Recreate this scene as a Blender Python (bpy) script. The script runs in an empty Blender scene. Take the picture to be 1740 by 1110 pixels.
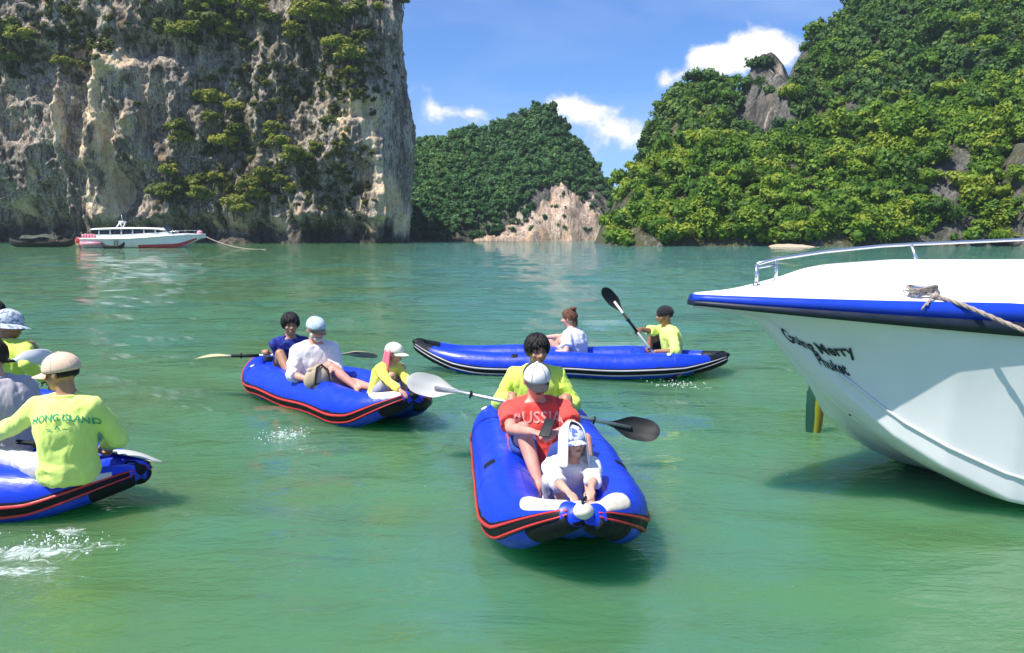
import bpy, bmesh, math, random
import numpy as np
from mathutils import Vector, Matrix, Quaternion
from mathutils.bvhtree import BVHTree

random.seed(7)
np.random.seed(7)
scene = bpy.context.scene
COL = scene.collection
R = math.radians

# ------------------------------------------------------------------ camera
F_PX, CX, CY, HORIZON, CAM_H = 1450.0, 870.0, 555.0, 396.0, 1.9
PITCH = math.atan((CY - HORIZON) / F_PX)
cam_data = bpy.data.cameras.new('camera')
cam = bpy.data.objects.new('camera', cam_data)
COL.objects.link(cam)
cam.location = (0, 0, CAM_H)
cam.rotation_euler = (math.pi / 2 - PITCH, 0, 0)
cam_data.sensor_width = 36.0
cam_data.lens = 36.0 * F_PX / 1740.0
cam_data.clip_start = 0.05
cam_data.clip_end = 6000.0
scene.camera = cam

# ------------------------------------------------------------------ exposure
scene.view_settings.view_transform = 'Standard'
scene.view_settings.look = 'None'
scene.view_settings.exposure = 0.58
scene.view_settings.gamma = 1.0
scene.view_settings.use_curve_mapping = False

# ------------------------------------------------------------------ node helper
def N(nt, typ, **kw):
    n = nt.nodes.new(typ)
    for k, v in kw.items():
        if k.startswith('in_'):
            n.inputs[k[3:].replace('_', ' ')].default_value = v
        else:
            setattr(n, k, v)
    return n

def mth(nt, op, a, b=None, c=None, clamp=False):
    n = nt.nodes.new('ShaderNodeMath')
    n.operation = op
    n.use_clamp = clamp
    for i, v in enumerate((a, b, c)):
        if v is None:
            continue
        if isinstance(v, (int, float)):
            n.inputs[i].default_value = v
        else:
            nt.links.new(v, n.inputs[i])
    return n.outputs[0]

def ramp(nt, fac, stops, interp='LINEAR'):
    n = nt.nodes.new('ShaderNodeValToRGB')
    n.color_ramp.interpolation = interp
    e = n.color_ramp.elements
    while len(e) < len(stops):
        e.new(0.5)
    for el, (p, c) in zip(e, stops):
        el.position = p
        el.color = (c[0], c[1], c[2], 1.0)
    nt.links.new(fac, n.inputs[0])
    return n.outputs[0]

def mixc(nt, fac, a, b, blend='MIX'):
    n = nt.nodes.new('ShaderNodeMix')
    n.data_type = 'RGBA'
    n.blend_type = blend
    for sock, v in ((n.inputs[0], fac), (n.inputs[6], a), (n.inputs[7], b)):
        if isinstance(v, (int, float)):
            sock.default_value = v
        elif isinstance(v, tuple):
            sock.default_value = (v[0], v[1], v[2], 1.0)
        else:
            nt.links.new(v, sock)
    return n.outputs[2]

# ------------------------------------------------------------------ world: sky and clouds
SUN_EL, SUN_AZ = R(59), R(236)          # azimuth clockwise from +Y: high, left of the camera and a little behind it
world = bpy.data.worlds.new('World')
scene.world = world
world.use_nodes = True
nt = world.node_tree
nt.nodes.clear()
out = N(nt, 'ShaderNodeOutputWorld')
bg = N(nt, 'ShaderNodeBackground')
bg.inputs[1].default_value = 0.09
sky = N(nt, 'ShaderNodeTexSky')
sky.sky_type = 'NISHITA'
sky.sun_disc = False
sky.sun_elevation = SUN_EL
sky.sun_rotation = SUN_AZ
sky.altitude = 0
sky.air_density = 1.0
sky.dust_density = 0.35
sky.ozone_density = 3.0
tc = N(nt, 'ShaderNodeTexCoord')
sep = N(nt, 'ShaderNodeSeparateXYZ')
nt.links.new(tc.outputs['Generated'], sep.inputs[0])
az = mth(nt, 'ARCTAN2', sep.outputs[0], sep.outputs[1])
el = mth(nt, 'ARCSINE', sep.outputs[2])
comb = N(nt, 'ShaderNodeCombineXYZ')
nt.links.new(az, comb.inputs[0])
nt.links.new(el, comb.inputs[1])
def wnoise(scale, detail, rough, sx=1.0, sy=1.0, off=0.0, dist=0.0):
    m = N(nt, 'ShaderNodeMapping')
    m.inputs['Scale'].default_value = (sx, sy, 1)
    m.inputs['Location'].default_value = (off, off * 0.7, off)
    nt.links.new(comb.outputs[0], m.inputs[0])
    n = N(nt, 'ShaderNodeTexNoise')
    n.inputs['Scale'].default_value = scale
    n.inputs['Detail'].default_value = detail
    n.inputs['Roughness'].default_value = rough
    n.inputs['Distortion'].default_value = dist
    nt.links.new(m.outputs[0], n.inputs[0])
    return n.outputs[0]
cn = wnoise(34.0, 8, 0.55, 1, 1.25, 3.1, 0.2)
BLOBS = [(1264, 104, 40, 30, 1.0), (1218, 116, 40, 22, .95), (1296, 108, 38, 26, .95), (1322, 110, 24, 18, .85),
         (1180, 118, 32, 18, .8), (1130, 146, 22, 16, .6),
         (982, 190, 42, 24, .8), (1014, 206, 34, 24, .8), (1062, 226, 32, 26, .85), (952, 178, 24, 14, .6),
         (1035, 252, 80, 34, .45),
         (736, 183, 30, 18, .85), (815, 194, 24, 13, .75), (772, 196, 40, 12, .5), (745, 212, 60, 16, .3)]
tot = None
for (u, v, ru, rv, wgt) in BLOBS:
    a0 = math.atan((u - CX) / F_PX)
    e0 = math.atan((HORIZON - v) / F_PX)
    da = mth(nt, 'MULTIPLY', mth(nt, 'SUBTRACT', az, a0), F_PX / ru)
    de = mth(nt, 'MULTIPLY', mth(nt, 'SUBTRACT', el, e0), F_PX / rv)
    d2 = mth(nt, 'ADD', mth(nt, 'MULTIPLY', da, da), mth(nt, 'MULTIPLY', de, de))
    g = mth(nt, 'MULTIPLY', mth(nt, 'POWER', 2.718, mth(nt, 'MULTIPLY', d2, -0.8)), wgt)
    tot = g if tot is None else mth(nt, 'ADD', tot, g)
# the same kind of fair-weather cumulus low in the sky all the way round
band = mth(nt, 'MULTIPLY', mth(nt, 'GREATER_THAN', mth(nt, 'ABSOLUTE', az), 0.62),
           mth(nt, 'POWER', 2.718, mth(nt, 'MULTIPLY', mth(nt, 'POWER', mth(nt, 'MULTIPLY', mth(nt, 'SUBTRACT', el, 0.2), 6.0), 2.0), -1.0)))
puffs = mth(nt, 'MULTIPLY', mth(nt, 'GREATER_THAN', wnoise(6.0, 2, .5, 1, 1.6, 9.0), 0.53), band)
tot = mth(nt, 'ADD', tot, mth(nt, 'MULTIPLY', puffs, 0.7))
raw = mth(nt, 'ADD', tot, mth(nt, 'MULTIPLY', mth(nt, 'SUBTRACT', cn, 0.5), 2.6))
mr = N(nt, 'ShaderNodeMapRange', interpolation_type='SMOOTHSTEP')
mr.inputs['From Min'].default_value = 0.30
mr.inputs['From Max'].default_value = 1.25
nt.links.new(raw, mr.inputs[0])
dens = mth(nt, 'MULTIPLY', mr.outputs[0], mth(nt, 'GREATER_THAN', tot, 0.02))
cirrus = mth(nt, 'MULTIPLY', mth(nt, 'SUBTRACT', wnoise(3.0, 4, .5, 1, 3.2, 1.7, .5), 0.38, clamp=True), 1.3)
tinted = mixc(nt, 1.0, sky.outputs[0], (0.60, 0.86, 1.30), 'MULTIPLY')
hz = mixc(nt, cirrus, tinted, (3.9, 5.2, 7.6))
ccol = ramp(nt, raw, [(0.25, (5.2, 6.3, 7.9)), (0.6, (6.6, 7.1, 7.8)), (1.0, (8.4, 8.4, 8.4))])
skyc = mixc(nt, dens, hz, ccol)
nt.links.new(skyc, bg.inputs[0])
nt.links.new(bg.outputs[0], out.inputs[0])

# ------------------------------------------------------------------ sun
sd = bpy.data.lights.new('sun', 'SUN')
sd.energy = 5.0
sd.angle = R(0.53)
sd.color = (1.0, 0.95, 0.87)
sun = bpy.data.objects.new('sun', sd)
COL.objects.link(sun)
S_DIR = Vector((math.sin(SUN_AZ) * math.cos(SUN_EL), math.cos(SUN_AZ) * math.cos(SUN_EL), math.sin(SUN_EL)))
sun.rotation_euler = S_DIR.to_track_quat('Z', 'Y').to_euler()
sun.location = (0, 0, 80)

# ------------------------------------------------------------------ projection helpers (photo pixels -> the world)
_c, _s = math.cos(PITCH), math.sin(PITCH)
def ray(u, v):
    a, b = (u - CX) / F_PX, (v - CY) / F_PX
    return Vector((a, _c - b * _s, -_s - b * _c))
def on_z(u, v, z=0.0):
    d = ray(u, v)
    t = (z - CAM_H) / d.z
    return Vector((0, 0, CAM_H)) + d * t
def on_y(u, v, y):
    d = ray(u, v)
    return Vector((0, 0, CAM_H)) + d * (y / d.y)

# ------------------------------------------------------------------ numpy noise
def _hash(ix, iy, iz, seed):
    h = (ix.astype(np.int64) * 374761393 + iy.astype(np.int64) * 668265263 + iz.astype(np.int64) * 2147483647 + seed * 974634777)
    h = (h ^ (h >> 13)) * 1274126177
    h = h & 0x7fffffff
    h = (h ^ (h >> 16)) & 0xffffff
    return h / float(0xffffff)
def vnoise(p, seed=0):
    p = np.asarray(p, float)
    i = np.floor(p).astype(np.int64)
    f = p - i
    f = f * f * f * (f * (f * 6 - 15) + 10)
    r = 0
    for dx in (0, 1):
        wx = f[..., 0] if dx else 1 - f[..., 0]
        for dy in (0, 1):
            wy = f[..., 1] if dy else 1 - f[..., 1]
            for dz in (0, 1):
                wz = f[..., 2] if dz else 1 - f[..., 2]
                r = r + wx * wy * wz * _hash(i[..., 0] + dx, i[..., 1] + dy, i[..., 2] + dz, seed)
    return r * 2 - 1
def fbm(p, octv=4, seed=0, gain=0.5, lac=2.03, ridged=False):
    p = np.asarray(p, float)
    a, s, tot = 1.0, 0.0, 0.0
    for k in range(octv):
        n = vnoise(p * lac ** k + 17.3 * k, seed + k)
        if ridged:
            n = 1 - 2 * np.abs(n)
        s = s + a * n
        tot += a
        a *= gain
    return s / tot
def V3(x, y, z):
    return np.stack(np.broadcast_arrays(x, y, z), -1).astype(float)
def sstep(a, b, x):
    t = np.clip((x - a) / (b - a), 0, 1)
    return t * t * (3 - 2 * t)

# ------------------------------------------------------------------ object helpers
def tag(o, label=None, cat=None, group=None, kind=None):
    if label: o['label'] = label
    if cat: o['category'] = cat
    if group: o['group'] = group
    if kind: o['kind'] = kind
    return o
def empty(name, loc, rz=0.0):
    o = bpy.data.objects.new(name, None)
    o.empty_display_size = 0.2
    COL.objects.link(o)
    o.location = loc
    o.rotation_euler = (0, 0, rz)
    return o
def link_mesh(name, me, mat=None, parent=None, smooth=True):
    o = bpy.data.objects.new(name, me)
    COL.objects.link(o)
    if mat:
        for m in (mat if isinstance(mat, (list, tuple)) else [mat]):
            me.materials.append(m)
    if smooth and len(me.polygons):
        me.polygons.foreach_set('use_smooth', [True] * len(me.polygons))
    if parent is not None:
        o.parent = parent
    return o
def np_mesh(name, verts, faces):
    """verts (n,3), faces (m,k) arrays, k = 3 or 4"""
    me = bpy.data.meshes.new(name)
    verts = np.asarray(verts, np.float32)
    faces = np.asarray(faces, np.int32)
    me.vertices.add(len(verts))
    me.vertices.foreach_set('co', verts.ravel())
    k = faces.shape[1]
    me.loops.add(faces.size)
    me.loops.foreach_set('vertex_index', faces.ravel())
    me.polygons.add(len(faces))
    me.polygons.foreach_set('loop_start', np.arange(0, faces.size, k, dtype=np.int32))
    me.polygons.foreach_set('loop_total', np.full(len(faces), k, np.int32))
    me.update(calc_edges=True)
    me.validate()
    return me
def grid_faces(nu, nv, flip=False, close_u=False):
    i, j = np.meshgrid(np.arange(nu if close_u else nu - 1), np.arange(nv - 1), indexing='ij')
    i2 = (i + 1) % nu
    a, b, c, d = i * nv + j, i2 * nv + j, i2 * nv + j + 1, i * nv + j + 1
    f = np.stack([a, b, c, d], -1).reshape(-1, 4)
    return f[:, ::-1] if flip else f
def set_attr(me, name, vals):
    at = me.attributes.new(name, 'FLOAT', 'POINT')
    at.data.foreach_set('value', np.asarray(vals, np.float32).ravel())

class MB:
    """collects shapes that become ONE mesh object"""
    def __init__(self): self.v, self.f, self.m = [], [], []
    def add(self, vs, fs, mi=0):
        o = len(self.v)
        self.v += [tuple(p) for p in vs]
        self.f += [tuple(i + o for i in q) for q in fs]
        self.m += [mi] * len(fs)
    def tube(self, pts, rad, n=8, caps=True, mi=0, flat=None):
        pts = [Vector(p) for p in pts]
        if isinstance(rad, (int, float)): rad = [rad] * len(pts)
        vs, fs = [], []
        nrm = None
        for i, p in enumerate(pts):
            t = (pts[min(i + 1, len(pts) - 1)] - pts[max(i - 1, 0)])
            if t.length < 1e-9: t = Vector((0, 0, 1))
            t.normalize()
            if nrm is None:
                a = Vector((0, 0, 1)) if abs(t.z) < .9 else Vector((1, 0, 0))
                nrm = (a - t * a.dot(t)).normalized()
            else:
                nrm = (nrm - t * nrm.dot(t))
                nrm = nrm.normalized() if nrm.length > 1e-6 else t.orthogonal().normalized()
            b = t.cross(nrm)
            for k in range(n):
                an = 2 * math.pi * k / n
                vs.append(p + (nrm * math.cos(an) + b * math.sin(an) * (flat or 1)) * rad[i])
        for i in range(len(pts) - 1):
            for k in range(n):
                k2 = (k + 1) % n
                fs.append((i * n + k, i * n + k2, (i + 1) * n + k2, (i + 1) * n + k))
        if caps:
            fs.append(tuple(range(n))[::-1])
            fs.append(tuple((len(pts) - 1) * n + k for k in range(n)))
        self.add(vs, fs, mi)
    def capsule(self, p0, p1, r0, r1, n=12, mi=0):
        p0, p1 = Vector(p0), Vector(p1)
        d = p1 - p0
        L = d.length
        t = d / L if L > 1e-6 else Vector((0, 0, 1))
        pts, rr = [], []
        for k in range(4):
            a = math.pi / 2 * (k / 4)
            pts.append(p0 - t * r0 * math.cos(a)); rr.append(max(r0 * math.sin(a), 0.001))
        pts.append(p0); rr.append(r0)
        pts.append(p1); rr.append(r1)
        for k in range(3, -1, -1):
            a = math.pi / 2 * (k / 4)
            pts.append(p1 + t * r1 * math.cos(a)); rr.append(max(r1 * math.sin(a), 0.001))
        self.tube(pts, rr, n, True, mi)
    def ell(self, c, rx, ry, rz, M=None, nu=16, nv=10, mi=0):
        c = Vector(c)
        M = M or Matrix.Identity(3)
        vs, fs = [], []
        vs.append(c + M @ Vector((0, 0, rz)))
        for j in range(1, nv):
            th = math.pi * j / nv
            for i in range(nu):
                ph = 2 * math.pi * i / nu
                vs.append(c + M @ Vector((rx * math.sin(th) * math.cos(ph), ry * math.sin(th) * math.sin(ph), rz * math.cos(th))))
        vs.append(c + M @ Vector((0, 0, -rz)))
        for i in range(nu):
            fs.append((0, 1 + i, 1 + (i + 1) % nu))
            fs.append((len(vs) - 1, 1 + (nv - 2) * nu + (i + 1) % nu, 1 + (nv - 2) * nu + i))
        for j in range(nv - 2):
            for i in range(nu):
                a, b = 1 + j * nu + i, 1 + j * nu + (i + 1) % nu
                fs.append((a, a + nu, b + nu, b))
        self.add(vs, fs, mi)
    def loft(self, rings, caps=True, mi=0):
        n = len(rings[0])
        vs = [p for r in rings for p in r]
        fs = []
        for i in range(len(rings) - 1):
            for k in range(n):
                k2 = (k + 1) % n
                fs.append((i * n + k, i * n + k2, (i + 1) * n + k2, (i + 1) * n + k))
        if caps:
            fs.append(tuple(range(n))[::-1])
            fs.append(tuple((len(rings) - 1) * n + k for k in range(n)))
        self.add(vs, fs, mi)
    def box(self, c, sx, sy, sz, M=None, mi=0):
        c = Vector(c); M = M or Matrix.Identity(3)
        vs = [c + M @ Vector((x * sx / 2, y * sy / 2, z * sz / 2)) for z in (-1, 1) for y in (-1, 1) for x in (-1, 1)]
        self.add(vs, [(0, 2, 3, 1), (4, 5, 7, 6), (0, 1, 5, 4), (2, 6, 7, 3), (0, 4, 6, 2), (1, 3, 7, 5)], mi)
    def grid(self, P, mi=0, flip=False):
        nu, nv = len(P), len(P[0])
        fs = [tuple(q) for q in grid_faces(nu, nv, flip)]
        self.add([p for r in P for p in r], fs, mi)
    def build(self, name, mat, parent=None, smooth=True, origin=None, bevel=0.0, fixn=True):
        me = bpy.data.meshes.new(name)
        o0 = Vector(origin) if origin is not None else Vector((0, 0, 0))
        me.from_pydata([tuple(Vector(p) - o0) for p in self.v], [], self.f)
        if len(set(self.m)) > 1:
            me.polygons.foreach_set('material_index', self.m)
        if fixn:
            bm = bmesh.new(); bm.from_mesh(me)
            bmesh.ops.recalc_face_normals(bm, faces=bm.faces)
            bm.to_mesh(me); bm.free()
        me.update()
        o = link_mesh(name, me, mat, parent, smooth)
        if bevel:
            b = o.modifiers.new('bevel', 'BEVEL'); b.width = bevel; b.segments = 2; b.limit_method = 'ANGLE'
        return o

# ------------------------------------------------------------------ materials
def new_mat(name):
    m = bpy.data.materials.new(name)
    m.use_nodes = True
    t = m.node_tree
    t.nodes.clear()
    o = N(t, 'ShaderNodeOutputMaterial')
    p = N(t, 'ShaderNodeBsdfPrincipled')
    t.links.new(p.outputs[0], o.inputs[0])
    return m, t, p, o
def tex(t, kind='Object', scale=(1, 1, 1), nscale=5.0, detail=4.0, rough=0.55, dist=0.0):
    c = N(t, 'ShaderNodeTexCoord')
    mp = N(t, 'ShaderNodeMapping')
    mp.inputs['Scale'].default_value = scale
    t.links.new(c.outputs[kind], mp.inputs[0])
    n = N(t, 'ShaderNodeTexNoise')
    n.inputs['Scale'].default_value = nscale
    n.inputs['Detail'].default_value = detail
    n.inputs['Roughness'].default_value = rough
    n.inputs['Distortion'].default_value = dist
    t.links.new(mp.outputs[0], n.inputs[0])
    return n.outputs[0]
def bump(t, p, h, strength=0.3, dist=0.01):
    b = N(t, 'ShaderNodeBump')
    b.inputs['Strength'].default_value = strength
    b.inputs['Distance'].default_value = dist
    t.links.new(h, b.inputs['Height'])
    t.links.new(b.outputs[0], p.inputs['Normal'])
def simple(name, col, rough=0.5, var=0.12, nscale=8.0, bstr=0.15, bdist=0.004, bscale=60.0, spec=0.5, metal=0.0, coat=0.0):
    """a colour with uneven wear and fine relief"""
    m, t, p, o = new_mat(name)
    n = tex(t, 'Object', (1, 1, 1), nscale, 5, 0.6)
    lo = tuple(c * (1 - var) for c in col)
    hi = tuple(min(1, c * (1 + var)) for c in col)
    t.links.new(ramp(t, n, [(0.3, lo), (0.7, hi)]), p.inputs['Base Color'])
    rr = ramp(t, tex(t, 'Object', (1, 1, 1), nscale * 1.7, 4), [(0.3, (rough * .8,) * 3), (0.7, (min(1, rough * 1.2),) * 3)])
    t.links.new(rr, p.inputs['Roughness'])
    p.inputs['Specular IOR Level'].default_value = spec
    p.inputs['Metallic'].default_value = metal
    p.inputs['Coat Weight'].default_value = coat
    if bstr:
        bump(t, p, tex(t, 'Object', (1, 1, 1), bscale, 3), bstr, bdist)
    return m
def cloth_mat(name, col, var=0.1, col2=None, patt=0.0):
    m, t, p, o = new_mat(name)
    n = tex(t, 'Object', (1, 1, 1), 7, 5, 0.6)
    c = ramp(t, n, [(0.3, tuple(x * (1 - var) for x in col)), (0.7, tuple(min(1, x * (1 + var)) for x in col))])
    if col2:
        n2 = tex(t, 'Object', (1, 1, 1), patt, 2, 0.5)
        c = mixc(t, ramp(t, n2, [(0.52, (0, 0, 0)), (0.58, (1, 1, 1))]), c, col2)
    t.links.new(c, p.inputs['Base Color'])
    p.inputs['Roughness'].default_value = 0.85
    p.inputs['Specular IOR Level'].default_value = 0.2
    p.inputs['Sheen Weight'].default_value = 0.15
    h = mth(t, 'ADD', mth(t, 'MULTIPLY', tex(t, 'Object', (1, 1, .45), 16, 3, .5, .6), 1.0), mth(t, 'MULTIPLY', tex(t, 'Object', (1, 1, 1), 260, 1), 0.12))
    bump(t, p, h, 0.55, 0.012)
    return m
def skin_mat(name, col):
    m, t, p, o = new_mat(name)
    n = tex(t, 'Object', (1, 1, 1), 14, 4, 0.6)
    t.links.new(ramp(t, n, [(0.3, (col[0] * .86, col[1] * .8, col[2] * .78)), (0.7, (min(1, col[0] * 1.08), col[1] * 1.08, col[2] * 1.06))]), p.inputs['Base Color'])
    p.inputs['Roughness'].default_value = 0.48
    p.inputs['Subsurface Weight'].default_value = 0.12
    p.inputs['Subsurface Radius'].default_value = (0.02, 0.008, 0.004)
    bump(t, p, tex(t, 'Object', (1, 1, 1), 160, 2), 0.12, 0.002)
    return m
# ================================================================== WATER
FOAM = [(55, 938, .40, .17, 1.05), (15, 972, .34, .13, 1.0), (118, 905, .13, .10, 1.0), (490, 738, .26, .30, .85), (515, 765, .2, .2, .6),
        (195, 925, .16, .10, .45), (150, 985, .3, .08, .35), (1180, 652, .5, .2, .6), (1135, 700, .25, .4, .35), (240, 781, .3, .08, .6)]
def water_material():
    m, t, p, o = new_mat('sea_water')
    big = tex(t, 'Object', (1, 1, 1), 0.16, 3, 0.5, 0.4)
    mid = tex(t, 'Object', (1, .7, 1), 0.9, 4, 0.6, 0.5)
    f = mth(t, 'ADD', mth(t, 'MULTIPLY', big, .75), mth(t, 'MULTIPLY', mid, .25))
    col = ramp(t, f, [(0.38, (0.078, 0.158, 0.046)), (0.5, (0.068, 0.180, 0.078)), (0.62, (0.056, 0.186, 0.116))])
    c = N(t, 'ShaderNodeTexCoord')
    sp = N(t, 'ShaderNodeSeparateXYZ')
    t.links.new(c.outputs['Object'], sp.inputs[0])
    # sky reflection painted into the base colour: bluer towards the far centre
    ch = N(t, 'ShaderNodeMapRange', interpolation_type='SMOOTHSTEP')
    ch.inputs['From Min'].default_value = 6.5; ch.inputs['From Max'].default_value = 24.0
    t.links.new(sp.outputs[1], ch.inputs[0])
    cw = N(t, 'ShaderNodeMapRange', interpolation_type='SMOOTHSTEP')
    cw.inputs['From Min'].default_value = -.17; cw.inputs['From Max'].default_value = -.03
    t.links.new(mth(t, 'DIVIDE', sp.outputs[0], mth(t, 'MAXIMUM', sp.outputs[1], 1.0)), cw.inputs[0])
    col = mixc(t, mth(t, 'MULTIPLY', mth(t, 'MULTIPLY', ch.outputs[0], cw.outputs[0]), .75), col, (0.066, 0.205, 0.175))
    # froth churned up by the paddles
    tot = None
    for (u, v, rx, ry, w) in FOAM:
        q = on_z(u, v)
        a = mth(t, 'MULTIPLY', mth(t, 'SUBTRACT', sp.outputs[0], q.x), 1 / rx)
        b = mth(t, 'MULTIPLY', mth(t, 'SUBTRACT', sp.outputs[1], q.y), 1 / ry)
        d = mth(t, 'ADD', mth(t, 'MULTIPLY', a, a), mth(t, 'MULTIPLY', b, b))
        g = mth(t, 'MULTIPLY', mth(t, 'POWER', 2.718, mth(t, 'MULTIPLY', d, -1.0)), w)
        tot = g if tot is None else mth(t, 'ADD', tot, g)
    cells = tex(t, 'Object', (1, 1, 1), 9.0, 6, 0.72, 1.6)
    fleck = tex(t, 'Object', (1, 1, 1), 16.0, 3, 0.6, 0.8)
    raw = mth(t, 'ADD', mth(t, 'MULTIPLY', tot, .36), mth(t, 'SUBTRACT', cells, 0.5))
    mr = N(t, 'ShaderNodeMapRange', interpolation_type='SMOOTHSTEP')
    mr.inputs['From Min'].default_value = 0.20
    mr.inputs['From Max'].default_value = 0.48
    t.links.new(raw, mr.inputs[0])
    # stray bubbles
    fl = N(t, 'ShaderNodeMapRange', interpolation_type='SMOOTHSTEP')
    fl.inputs['From Min'].default_value = 0.735
    fl.inputs['From Max'].default_value = 0.80
    t.links.new(fleck, fl.inputs[0])
    foam = mth(t, 'MAXIMUM', mr.outputs[0], mth(t, 'MULTIPLY', fl.outputs[0], .55))
    col = mixc(t, foam, col, (0.62, 0.70, 0.66))
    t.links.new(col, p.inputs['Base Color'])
    t.links.new(mth(t, 'ADD', mth(t, 'MULTIPLY', foam, .5), 0.03), p.inputs['Roughness'])
    p.inputs['IOR'].default_value = 1.333
    p.inputs['Specular IOR Level'].default_value = 1.0
    p.subsurface_method = 'BURLEY'
    p.inputs['Subsurface Weight'].default_value = 1.0
    p.inputs['Subsurface Radius'].default_value = (0.35, 1.0, 0.6)
    p.inputs['Subsurface Scale'].default_value = 0.8
    r1 = tex(t, 'Object', (0.36, 1.0, 1), 2.4, 4, 0.55, 0.7)
    r2 = tex(t, 'Object', (0.58, 1.0, 1), 7.0, 4, 0.6, 0.9)
    gust = ramp(t, tex(t, 'Object', (1, .6, 1), 0.22, 2, 0.5), [(0.35, (.35,) * 3), (0.65, (1,) * 3)])
    lee = N(t, 'ShaderNodeMapRange', interpolation_type='SMOOTHSTEP')          # calmer in the lee of the boats
    lee.inputs['From Min'].default_value = 3.5; lee.inputs['From Max'].default_value = 10.0
    lee.inputs['To Min'].default_value = .38; lee.inputs['To Max'].default_value = 1.25
    t.links.new(mth(t, 'SUBTRACT', sp.outputs[1], mth(t, 'MULTIPLY', sp.outputs[0], .5)), lee.inputs[0])
    gust = mth(t, 'MULTIPLY', gust, lee.outputs[0])
    h = mth(t, 'ADD', mth(t, 'MULTIPLY', mth(t, 'MULTIPLY', r1, lee.outputs[0]), 0.072), mth(t, 'MULTIPLY', mth(t, 'MULTIPLY', r2, gust), 0.048))
    r3 = tex(t, 'Object', (0.7, 1.0, 1), 17.0, 3, 0.6, 0.8)
    h = mth(t, 'ADD', h, mth(t, 'MULTIPLY', mth(t, 'MULTIPLY', r3, gust), 0.022))
    h = mth(t, 'ADD', h, mth(t, 'MULTIPLY', foam, 0.012))
    bump(t, p, h, 1.0, 1.0)
    return m

def build_water():
    a_front = np.linspace(-50, 50, 300)
    a_back = np.linspace(50, 310, 70)[1:-1]
    ang = np.radians(np.concatenate([a_front, a_back]))
    r = np.concatenate([[0.05], 0.9 * (4500 / 0.9) ** np.linspace(0, 1, 380)])
    A, Rr = np.meshgrid(ang, r, indexing='ij')
    X, Y = Rr * np.sin(A), Rr * np.cos(A)
    z = np.zeros_like(X)
    rs = np.random.RandomState(3)
    for lam, amp in ((4.3, .010), (2.9, .010), (1.9, .009), (1.25, .0065), (.85, .0045), (.55, .0026)):
        for k in range(3):
            th = R(rs.uniform(50, 130))
            kx, ky = math.cos(th) * 2 * math.pi / lam, math.sin(th) * 2 * math.pi / lam
            ph = rs.uniform(0, 6.28)
            warp = vnoise(V3(X / (lam * 2.5), Y / (lam * 2.5), 3.1 * k), 5) * 2.2
            fade = np.clip(1.6 - Rr * 0.0175 / (lam * .35), 0, 1)
            z += amp * np.sin(kx * X + ky * Y + ph + warp) * fade
    z *= np.clip((Rr - .5) / 1.5, 0, 1)
    me = np_mesh('water', V3(X, Y, z).reshape(-1, 3), grid_faces(len(ang), len(r), True, True))
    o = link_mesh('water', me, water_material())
    tag(o, 'green rippled sea water of the bay with patches of froth', kind='structure')
build_water()

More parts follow.
